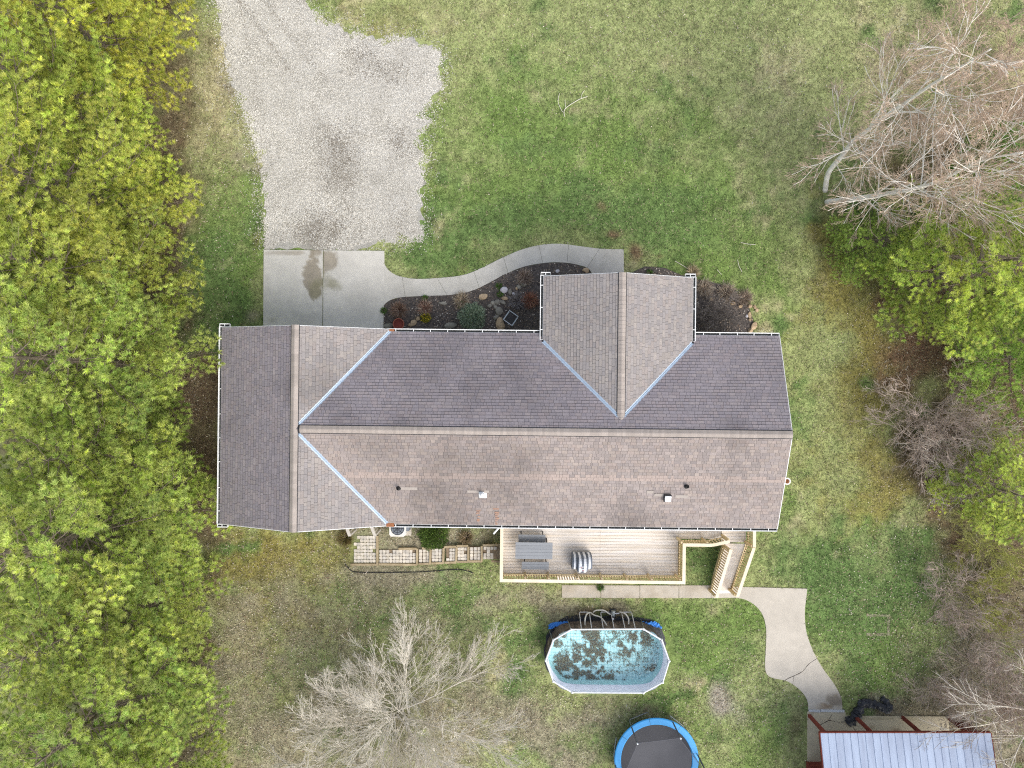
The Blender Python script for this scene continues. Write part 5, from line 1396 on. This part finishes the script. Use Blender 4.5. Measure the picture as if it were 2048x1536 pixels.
for sx in (-1, 1):
    MB().bar((sx * .25, -.26, .52), (sx * .25, .22, .52), .05, .025).build('arm', MAT['steel'], ch)
    MB().bar((sx * .25, -.24, .0), (sx * .25, -.24, .52), .03, .03, (0, 1, 0)).build('leg', MAT['steel'], ch)
    MB().bar((sx * .25, .22, .0), (sx * .25, .26, .62), .03, .03, (0, 1, 0)).build('leg', MAT['steel'], ch)
MB().bar((-.26, .26, .62), (.26, .26, .62), .035, .05).build('back_rail', MAT['steel'], ch)
MB().bar((-.25, -.24, .34), (.25, -.24, .34), .03, .03).build('front_rail', MAT['galv'], ch)
for k_ in range(4):
    MB().bar((-.15 + k_ * .1, .23, .38), (-.15 + k_ * .1, .26, .6), .03, .012, (0, 1, 0)).build('back_slat', MAT['dark'], ch)

# ------------------------------------------------------------------ plants built from blades
def unit(v): return v / np.maximum(np.linalg.norm(v, axis=-1, keepdims=True), 1e-9)
def blade_soup(C, D, L_, Wd, rgb, rg):
    """C centres, D unit directions, lengths, widths -> triangles"""
    n = len(C); s_ = np.cross(D, unit(rg.normal(0, 1, (n, 3)))); s_ = unit(s_)
    V = np.stack([C + s_ * (Wd / 2)[:, None], C - s_ * (Wd / 2)[:, None], C + D * L_[:, None]], 1).reshape(-1, 3)
    return V, np.arange(3 * n).reshape(n, 3), np.repeat(rgb, 3, axis=0)
def clump(name, px, py, rad, hgt, n, cols, label, cat='plant', seed=0, spread=1.0, L_=(.15, .4), W_=(.012, .03), group=None, ball=True):
    rg = np.random.default_rng(seed + 900); p = at(px, py, hgt * .5)
    r = empty(name, (p.x, p.y, .03)); tag(r, label, cat, group)
    if ball:
        d = unit(rg.normal(0, 1, (n, 3))); d[:, 2] = np.abs(d[:, 2]); k_ = rg.random(n) ** .4
        bumpy = .8 + .4 * fbm(d[:, 0] * 2 + 5, d[:, 1] * 2 + 5, 1.6, 3, 500 + seed)
        C = d * (k_ * bumpy)[:, None] * np.array([rad, rad, hgt]) * .85
        D = unit(d + rg.normal(0, .55, (n, 3)) + np.array([0, 0, .2]))
    else:
        a_ = rg.uniform(0, 6.283, n); q_ = rg.random(n) ** .7 * rad * .35
        C = np.stack([np.cos(a_) * q_, np.sin(a_) * q_, np.full(n, .02)], -1)
        el = rg.uniform(.1, 1.2, n); a2 = a_ + rg.normal(0, .5, n)
        D = np.stack([np.cos(a2) * np.cos(el), np.sin(a2) * np.cos(el), np.sin(el)], -1)
    cols = np.array([lin(*c_) for c_ in cols]); rgb = cols[rg.choice(len(cols), n)] * rg.uniform(.75, 1.2, (n, 1))
    V, Fc, cc = blade_soup(C, D, rg.uniform(*L_, n), rg.uniform(*W_, n), rgb, rg)
    link('foliage', mesh_np('foliage', V, Fc, cc), MAT['leaf'], r)
    q = MB(); rr = random.Random(seed)
    for k_ in range(7):
        a_ = rr.uniform(0, 6.28); q.tube([(0, 0, 0), (math.cos(a_) * rad * .3, math.sin(a_) * rad * .3, hgt * .45), (math.cos(a_) * rad * .6, math.sin(a_) * rad * .6, hgt * .7)], [.012, .009, .004], 4)
    q.build('stem', MAT['bark'], r)
    return r
clump('silver_shrub', 944, 632, .80, .65, 5200, [(172, 186, 162), (140, 162, 136), (192, 200, 172), (116, 140, 116)], 'silvery green rounded shrub in the front bed', 'shrub', 1, L_=(.06, .17), W_=(.014, .03))
clump('evergreen_bush', 866, 1072, .88, .85, 6500, [(78, 104, 46), (96, 122, 54), (62, 86, 40), (112, 134, 62)], 'dense green rounded bush beside the paver path', 'bush', 2, L_=(.04, .10), W_=(.02, .045))
fy = clump('flower_clump', 851, 635, .30, .30, 700, [(110, 120, 50), (90, 110, 46), (226, 202, 50), (238, 216, 70)], 'bright yellow flower clump next to the tan stones', 'flower', 3, L_=(.03, .08), W_=(.03, .05))
for i, (x, y, r_, n_, lb, cols) in enumerate([
        (797, 620, .55, 500, 'wide brown-grey dead perennial at the bed corner by the apron', [(150, 124, 108), (120, 96, 82), (170, 154, 140)]),
        (850, 615, .45, 380, 'pinkish-tan withered clump uphill of the yellow flowers', [(176, 146, 130), (150, 116, 100), (190, 176, 160)]),
        (923, 600, .50, 380, 'straw-coloured withered clump between walk and silvery shrub', [(178, 162, 140), (150, 134, 116), (196, 184, 166)]),
        (1050, 555, .50, 400, 'greyish dead clump by the gable gutter corner', [(160, 142, 128), (186, 172, 160), (130, 112, 100)]),
        (1034, 602, .55, 520, 'silver-grey dead clump beside the stone line', [(168, 164, 164), (140, 136, 136), (120, 112, 108)]),
        (1060, 600, .50, 480, 'rust-coloured dead clump nearest the gable gutter', [(164, 118, 96), (140, 100, 84), (180, 146, 128)]),
        (1386, 545, .45, 260, 'thin pale dry stalks at the gable corner', [(182, 168, 140), (150, 138, 112)]),
        (1455, 585, .70, 560, 'bleached dead canes sprawling over the side bed', [(178, 164, 148), (152, 136, 122), (196, 186, 170)]),
        (1410, 575, .60, 420, 'bleached canes against the gable gutter', [(178, 164, 148), (152, 136, 122), (196, 186, 170)]),
        (1490, 596, .50, 380, 'dead canes at the tip of the side bed', [(170, 156, 140), (146, 130, 116)]),
        (690, 1078, .50, 460, 'olive-brown weedy clump beside the back steps', [(120, 116, 70), (140, 124, 84), (104, 92, 62)]),
        (932, 1076, .40, 340, 'withered straw clump between the round bush and the deck', [(176, 158, 130), (140, 120, 96), (110, 104, 70)])]):
    clump('dead_plant', x, y, r_ * 1.1, .35, int(n_ * 1.8), [tuple(min(255, int(v_ * 1.1)) for v_ in c_) for c_ in cols], lb, 'plant', 20 + i, L_=(.15, .5), W_=(.016, .038), group='withered plants in the beds', ball=False)
for i, (x, y, lb) in enumerate([(767, 621, 'fresh green tuft at the edge of the garage apron'), (1000, 588, 'bright green tuft beside the pale lilac boulder'), (998, 572, 'green tuft at the walk edge above the lilac boulder'), (850, 596, 'tiny green tuft in the walk joint'),
                                (1201, 1175, 'bright green weed by the deck and the concrete strip'), (1264, 552, 'low green groundcover by the front door corner'), (1300, 545, 'dark green low plant in the bed beside the door'), (921, 608, 'small green sprout near the straw clump')]):
    clump('green_tuft', x, y, .24 if i != 4 else .4, .2, 260, [(92, 132, 56), (112, 150, 66), (76, 112, 48)], lb, 'plant', 40 + i, L_=(.08, .2), W_=(.012, .03), group='green tufts', ball=False)

# ------------------------------------------------------------------ pines
def pine_meshes(seed, h, r, z0=.8, dens=1.0, cols=None, needle=(.13, .24), nw=(.014, .030), K=52, top_blunt=.0):
    rg = np.random.default_rng(seed); rr = random.Random(seed)
    C, D, Q = [], [], []; br = MB()
    lean = Vector((rr.uniform(-.3, .3), rr.uniform(-.3, .3), 0))
    trunk = [Vector((0, 0, 0)), Vector((.05, .03, h * .3)) + lean * .2, Vector((0, .05, h * .65)) + lean * .6, Vector((0, 0, h)) + lean]
    tp = catmull(trunk, 6)
    def trunk_at(z):
        t = z / h * (len(tp) - 1); i = min(int(t), len(tp) - 2); return tp[i].lerp(tp[i + 1], t - i)
    z = z0
    while z < h - .2:
        f = (z - z0) / (h - z0)
        R_ = r * (1 - f ** 2.4) ** .75 * (.8 + .2 * min(1, f * 6)) + .25
        nb = rr.choice((6, 6, 7, 7))
        a0 = rr.uniform(0, 6.28)
        for b_ in range(nb):
            az = a0 + b_ * 6.283 / nb + rr.uniform(-.35, .35); L_ = R_ * rr.uniform(.5, 1.16)
            el = .12 + .5 * f + rr.uniform(-.1, .12)
            d = Vector((math.cos(az) * math.cos(el), math.sin(az) * math.cos(el), math.sin(el)))
            p0 = trunk_at(z + rr.uniform(-.12, .12)); pts = []
            for k in range(6):
                t = k / 5
                pts.append(p0 + d * (L_ * t) + Vector((0, 0, -.10 * L_ * math.sin(t * 2.6) + .10 * L_ * t * t)) + Vector((rr.uniform(-.04, .04), rr.uniform(-.04, .04), 0)) * L_ * t)
            br.tube(pts, [.010 + .007 * L_ * (1 - k / 5) for k in range(6)], 4, False)
            bcol = rr.uniform(.80, 1.20); byel = rr.uniform(0, 1)
            def path(t):
                x = t * 5; i = min(int(x), 4); return pts[i].lerp(pts[i + 1], x - i)
            s = .34 * L_ + .05; side = 1
            while s < L_:
                t = s / L_; q = path(t); fw = (path(min(1, t + .05)) - path(max(0, t - .05))).normalized()
                sd = Vector((-fw.y, fw.x, 0)).normalized() * side; side = -side
                tl = (.26 + min(1.0, L_ * .33) * math.sin(math.pi * min(1, max(0, (t - .22) / .86)))) * rr.uniform(.75, 1.15)
                td = (fw * .75 + sd * .75 + Vector((0, 0, rr.uniform(.0, .35)))).normalized()
                e_ = q + td * tl
                br.tube([q, e_], [.008, .004], 3, False)
                k = max(1, int(tl / .21 * dens))
                for j in range(k):
                    u = (j + 1) / k
                    C.append(q + td * (tl * u) + Vector((rr.uniform(-.05, .05), rr.uniform(-.05, .05), rr.uniform(.0, .13))))
                    D.append((td + Vector((rr.uniform(-.5, .5), rr.uniform(-.5, .5), rr.uniform(.1, .8)))).normalized()); Q.append((bcol, byel))
                s += rr.uniform(.12, .21) / dens ** .5
            C.append(pts[-1]); D.append((d + Vector((0, 0, .5))).normalized()); Q.append((bcol, byel))
        z += rr.uniform(.50, .82)
    C = np.array(C); D = np.array(D); Q = np.array(Q); N = len(C)
    Ct = np.repeat(C, K, axis=0)
    Dt = unit(np.repeat(D, K, axis=0) * .95 + unit(rg.normal(0, 1, (N * K, 3))) * .72)
    cols = np.array([lin(*c_) for c_ in (cols or [(224, 222, 132), (202, 210, 120), (166, 184, 106)])])
    yel = np.clip(.55 * Q[:, 1] + rg.uniform(0, .6, N), 0, 1)[:, None]
    tc = np.where(yel > .5, cols[1] + (cols[0] - cols[1]) * (yel - .5) * 2, cols[2] + (cols[1] - cols[2]) * yel * 2) * Q[:, :1] * rg.uniform(.74, 1.22, (N, 1))
    rgb = np.repeat(tc, K, axis=0) * rg.uniform(.82, 1.18, (N * K, 1))
    V, Fc, cc = blade_soup(Ct + Dt * .015, Dt, rg.uniform(*needle, N * K), rg.uniform(*nw, N * K), rgb, rg)
    crown = mesh_np('crown', V, Fc, cc); crown.materials.append(MAT['needles'])
    limb = br.mesh('branches'); limb.materials.append(MAT['bark'])
    tm = MB(); tm.tube(tp, [.17 - .15 * i / (len(tp) - 1) for i in range(len(tp))], 8); trunk_me = tm.mesh('trunk', True); trunk_me.materials.append(MAT['bark'])
    return crown, limb, trunk_me
def place_pine(ms, x, y, rz, sc, tint, label, group, name='pine_tree'):
    r = empty(name, (x, y, 0), rz); r.scale = (sc[0], sc[0], sc[1]); tag(r, label, 'tree', group)
    for nm, me in zip(('crown', 'branches', 'trunk'), ms):
        o = link(nm, me, None, r); o.color = (*tint, 1)
    return r
PV = [pine_meshes(101, 11.5, 4.0), pine_meshes(102, 10.5, 3.7), pine_meshes(103, 12.5, 4.2), pine_meshes(104, 9.0, 3.6)]
rows = ['first of the row, at the gravel end', 'second from the gravel end of the row', 'third from the gravel end of the row', 'fourth from the gravel end, beside the drive bend',
        'fifth from the gravel end, level with the concrete apron', 'sixth from the gravel end, facing the garage corner', 'seventh from the gravel end, opposite the garage wall', 'eighth from the gravel end, opposite the garage back corner',
        'ninth from the gravel end, beside the mossy back lawn', 'tenth from the gravel end, beside the bare tree', 'last of the row in the bottom corner']
rt = random.Random(77)
YPOS = [19.0, 15.2, 11.6, 8.0, 4.5, 1.0, -2.6, -6.2, -9.9, -13.6, -17.4]
XPOS = [-18.5, -18.3, -18.7, -18.4, -18.0, -17.7, -17.5, -17.6, -17.2, -16.9, -16.4]
for i, (x, y) in enumerate(zip(XPOS, YPOS)):
    g = i / 10
    tint = (1.04 - .14 * g + rt.uniform(-.06, .06), 1.0 - .02 * g + rt.uniform(-.03, .03), .74 + .32 * g + rt.uniform(-.06, .06))
    place_pine(PV[(i * 3 + 1) % 4], x, y, rt.uniform(0, 6.28), (rt.uniform(.95, 1.08), rt.uniform(.92, 1.05)), tint, 'tall soft-needled pine ' + rows[i], 'row of pines beside the drive and garage')
# conifers on the shed side of the yard
for ms, x, y, rz, sc, tint, lb in [
        (PV[0], 19.8, 5.0, .4, (.95, .80), (.92, 1.0, .86), 'bright green pine below the fallen-looking white birch'),
        (PV[1], 23.4, 1.4, 2.0, (.85, .72), (.78, .94, .88), 'deep green pine behind the brown bare bush'),
        (PV[3], 21.9, 9.6, 1.0, (.62, .48), (.42, .62, .56), 'dark low pine behind the two birches'),
        (PV[3], 22.2, -4.7, 3.0, (.70, .50), (.94, 1.0, .88), 'small loose pine below the brown bare bush'),
        (PV[3], 16.9, 6.7, 4.0, (.55, .30), (.72, .86, .72), 'low green young pine under the white birch branches')]:
    place_pine(ms, x, y, rz, sc, tint, lb, 'conifers along the yard edge')

# ------------------------------------------------------------------ bare trees and brush
def grow(out, p, d, L_, rad, lev, cfg, rr):
    n_ = 5 if lev < 2 else 4; pts = [p.copy()]; rads = [rad]; q = p.copy(); dd = d.copy(); step = L_ / n_
    for i in range(n_):
        dd = (dd + Vector((rr.gauss(0, 1), rr.gauss(0, 1), rr.gauss(0, 1))) * cfg['wob'] + Vector((0, 0, cfg['up'][min(lev, len(cfg['up']) - 1)]))).normalized()
        q = q + dd * step; 
        if q.z < .05: q.z = .05
        pts.append(q.copy()); rads.append(max(cfg['rmin'], rad * (1 - (i + 1) / n_ * .8)))
    out[min(lev, cfg['lev'])].append((pts, rads))
    if lev >= cfg['lev']: return
    nc = cfg['n'][lev]
    for k in range(nc):
        t = cfg['t0'] + (1 - cfg['t0']) * (k + rr.random()) / nc; x = t * n_; i = min(int(x), n_ - 1)
        b0 = pts[i].lerp(pts[i + 1], x - i); ax = (pts[i + 1] - pts[i]).normalized()
        o_ = ax.orthogonal().normalized(); o_ = Matrix.Rotation(rr.uniform(0, 6.283), 3, ax) @ o_
        sp_ = cfg['spread'] * rr.uniform(.6, 1.25); nd_ = (ax * math.cos(sp_) + o_ * math.sin(sp_)).normalized()
        grow(out, b0, nd_, L_ * cfg['ratio'] * rr.uniform(.6, 1.2) * (1.15 - .5 * t), max(cfg['rmin'], rads[i] * .55), lev + 1, cfg, rr)
def tubes(paths, n_=3):
    q = MB()
    for pts, rads in paths: q.tube(pts, rads, n_, False)
    return q
def bare_tree(name, base, stems, cfg, seed, label, cat, mats, group=None):
    rr = random.Random(seed); r = empty(name, base); tag(r, label, cat, group)
    out = {k: [] for k in range(cfg['lev'] + 1)}
    for d, L_, rad in stems: grow(out, Vector((rr.uniform(-1, 1), rr.uniform(-1, 1), 0)) * cfg.get('foot', .1), Vector(d).normalized(), L_, rad, 0, cfg, rr)
    tubes(out[0], 6).build('trunk', MAT[mats[0]], r, True)
    tubes([x for k in range(1, cfg['lev']) for x in out[k]], 4).build('branches', MAT[mats[1]], r)
    tubes(out[cfg['lev']], 3).build('twigs', MAT[mats[2]], r)
    return r
def vase(n_, el0, el1, L0, L1, rad, rr):
    s = []
    for k in range(n_):
        a_ = 6.283 * k / n_ + rr.uniform(-.3, .3); e_ = rr.uniform(el0, el1)
        s.append(((math.cos(a_) * math.cos(e_), math.sin(a_) * math.cos(e_), math.sin(e_)), rr.uniform(L0, L1), rad * rr.uniform(.7, 1.1)))
    return s
# big grey tree on the back lawn
b0 = at(800, 1425)
bare_tree('bare_tree', (b0.x, b0.y, 0), vase(17, .32, 1.2, 3.8, 5.4, .042, random.Random(1)),
          dict(lev=4, n=[10, 6, 5, 4], wob=.06, up=[-.02, -.01, .0, .0, 0], t0=.12, ratio=.58, spread=.46, rmin=.0052, foot=.4), 8,
          'wide grey leafless tree on the back lawn below the paver path', 'tree', ('greytwig', 'greytwig', 'greytwig'))
# two birches
def birch(name, px_pts, seed, label, nb, Lb):
    rr = random.Random(seed); base = at(*px_pts[0]); r = empty(name, (base.x, base.y, 0)); tag(r, label, 'tree', 'birches by the front lawn')
    tp = catmull([at(*q) - Vector((base.x, base.y, 0)) for q in px_pts], 5); m = len(tp)
    MB().tube(tp, [.115 * (1 - .88 * i / (m - 1)) + .012 for i in range(m)], 9).build('trunk', MAT['birch'], r, True)
    cfg = dict(lev=3, n=[9, 6, 6], wob=.13, up=[.02, .0, -.01, -.02], t0=.2, ratio=.52, spread=.58, rmin=.0055)
    out = {k: [] for k in range(4)}
    for k in range(nb):
        t = .16 + .82 * (k + rr.random()) / nb; i = min(int(t * (m - 1)), m - 2); p = tp[i]; ax = (tp[i + 1] - tp[i]).normalized()
        a_ = rr.uniform(0, 6.283); el = rr.uniform(.15, .9) + .2 * t
        d = Vector((math.cos(a_) * math.cos(el), math.sin(a_) * math.cos(el), math.sin(el)))
        grow(out, p, d, Lb * (.28 + .78 * math.sin(math.pi * min(1, t)) ** .8) * rr.uniform(.5, 1.1), .034 * (1.1 - .6 * t), 0, cfg, rr)
    tubes([(p_, [max(x_, .0105) for x_ in r_]) for p_, r_ in out[0] + out[1]], 4).build('branches', MAT['birch'], r)
    tubes(out[2], 3).build('twigs', MAT['birchtwig'], r)
    tubes(out[3], 3).build('fine_twigs', MAT['birchtwig'], r)
birch('birch_tree', [(1650, 382, 0), (1657, 346, 1.2), (1683, 313, 2.3), (1708, 281, 3.5), (1736, 260, 4.6), (1771, 232, 6.0), (1813, 204, 7.3), (1859, 172, 8.7), (1894, 151, 9.7), (1940, 123, 10.7), (1982, 98, 11.5)], 5,
      'taller birch reaching towards the upper corner of the photo', 30, 3.7)
birch('birch_tree', [(1653, 404, 0), (1708, 397, 1.7), (1757, 390, 3.1), (1813, 380, 4.6), (1859, 369, 5.8), (1898, 352, 6.9), (1940, 331, 8.0), (1982, 316, 9.0), (2045, 306, 10.2)], 6,
      'whiter leaning birch just below the taller birch', 36, 4.0)
# brush at the yard edge
SHR = dict(lev=3, n=[6, 5, 5], wob=.12, up=[-.02, -.02, -.01, 0], t0=.2, ratio=.58, spread=.7, rmin=.0075, foot=.5)
def shrub(px, py, n_, L0, L1, seed, label, mats, z=1.0, cfg=SHR, el=(.5, 1.3), group='leafless brush along the yard edge', name='bare_bush', foot=.5):
    p = at(px, py, z); c_ = dict(cfg); c_['foot'] = foot
    return bare_tree(name, (p.x, p.y, 0), vase(n_, el[0], el[1], L0, L1, .022, random.Random(seed)), c_, seed, label, 'bush', mats, group)
BR = ('brushtwig', 'brushtwig', 'brushtwig')
shrub(1890, 850, 24, 2.4, 3.3, 31, 'big brown bare bush between the two groups of pines', BR, 1.6, foot=1.0)
shrub(1930, 930, 16, 2.0, 2.8, 32, 'greyish bare bush at the lower flank of the big brown one', ('brushtwig', 'greytwig', 'brushtwig'), 1.4, foot=.8)
shrub(1915, 1195, 14, 1.5, 2.2, 33, 'low brown brush beside the green back lawn', BR, .8, foot=.9)
shrub(1990, 1300, 14, 1.8, 2.6, 34, 'brown brush halfway down the yard edge', BR, 1.0, foot=1.0)
shrub(1945, 1390, 14, 1.8, 2.5, 35, 'brown brush just above the shed roof', BR, 1.0, foot=1.1)
shrub(2030, 1420, 12, 1.8, 2.6, 36, 'brown brush at the photo edge level with the shed', BR, 1.0, foot=1.0)
shrub(2005, 1085, 14, 1.6, 2.3, 37, 'yellow-green willow-like bush below the small loose pine', ('greentwig', 'greentwig', 'greentwig'), 1.2, foot=.9)
shrub(1985, 1200, 12, 1.5, 2.2, 38, 'yellow-green bush between the patches of brown brush', ('brushtwig', 'greentwig', 'greentwig'), 1.0, foot=.8)
shrub(1840, 250, 10, 1.0, 1.6, 39, 'low reddish brush under the taller birch', ('brushtwig', 'birchtwig', 'birchtwig'), .6, foot=.9)
shrub(1960, 90, 14, 1.8, 2.8, 40, 'orange-brown brush in the upper corner behind the birch', ('brushtwig', 'birchtwig', 'birchtwig'), 1.4, foot=1.4)
shrub(2020, 180, 12, 1.6, 2.6, 41, 'orange-brown brush at the photo edge above the dark pine', ('brushtwig', 'birchtwig', 'birchtwig'), 1.2, foot=1.2)
shrub(1850, 430, 10, 1.2, 1.8, 42, 'reddish brush at the foot of the bright pine', ('brushtwig', 'birchtwig', 'birchtwig'), .8, foot=.8)
shrub(1432, 632, 12, .9, 1.3, 43, 'dark tangled leafless shrub in the side bed', ('greybark', 'darktwig', 'darktwig') if 'darktwig' in MAT else ('greybark', 'greybark', 'greybark'), .5, group='shrubs in the front beds', foot=.5)
# pale bare tree leaning in from the yard edge over the shed
p = at(2075, 1425); rr = random.Random(12)
bare_tree('bare_tree', (p.x, p.y, 0), [((-.75, .42, .5), 6.0, .06), ((-.9, .0, .5), 5.8, .055), ((-.5, .1, .9), 5, .06), ((-.8, -.45, .55), 5.2, .05), ((-.6, .8, .5), 4.6, .045), ((.4, .2, .9), 4.6, .06)],
          dict(lev=3, n=[8, 6, 5], wob=.07, up=[0, 0, 0, 0], t0=.22, ratio=.5, spread=.6, rmin=.0085, foot=.2), 13, 'pale leafless tree leaning over the corner of the shed roof', 'tree', ('greytwig', 'greytwig', 'brushtwig'))
# fallen branches on the front lawn
def stick(pts_list, rad, label):
    base = at(*pts_list[0][0]); r = empty('fallen_branch', (base.x, base.y, 0)); tag(r, label, 'branch', 'branches lying on the grass')
    for k, pts in enumerate(pts_list):
        MB().tube(catmull([at(x, y, .06) - Vector((base.x, base.y, 0)) for x, y in pts], 3), rad * (1 if k == 0 else .7), 5).build('stem' if k == 0 else 'side_twig', MAT['greytwig'], r)
stick([[(1129, 233), (1128, 222), (1134, 214), (1146, 206), (1160, 198), (1175, 193)], [(1125, 224), (1118, 210), (1116, 200), (1119, 187)], [(1131, 215), (1130, 200)], [(1162, 197), (1164, 188), (1169, 181)]], .016, 'forked pale branch lying on the upper lawn')
for i, (pts, lb) in enumerate([([(1350, 522), (1364, 530), (1378, 539)], 'thin straight twig near the gable corner'), ([(1380, 533), (1388, 538), (1387, 541), (1392, 549)], 'crooked thin twig touching the gutter corner'), ([(1434, 539), (1443, 549)], 'short twig on the grass beside the side bed'),
                               ([(1475, 519), (1478, 532), (1484, 544)], 'thin curved twig farthest from the gable'), ([(1482, 485), (1496, 488), (1511, 489)], 'straight pale twig on the lawn above the side bed')]):
    stick([pts], .011, lb)
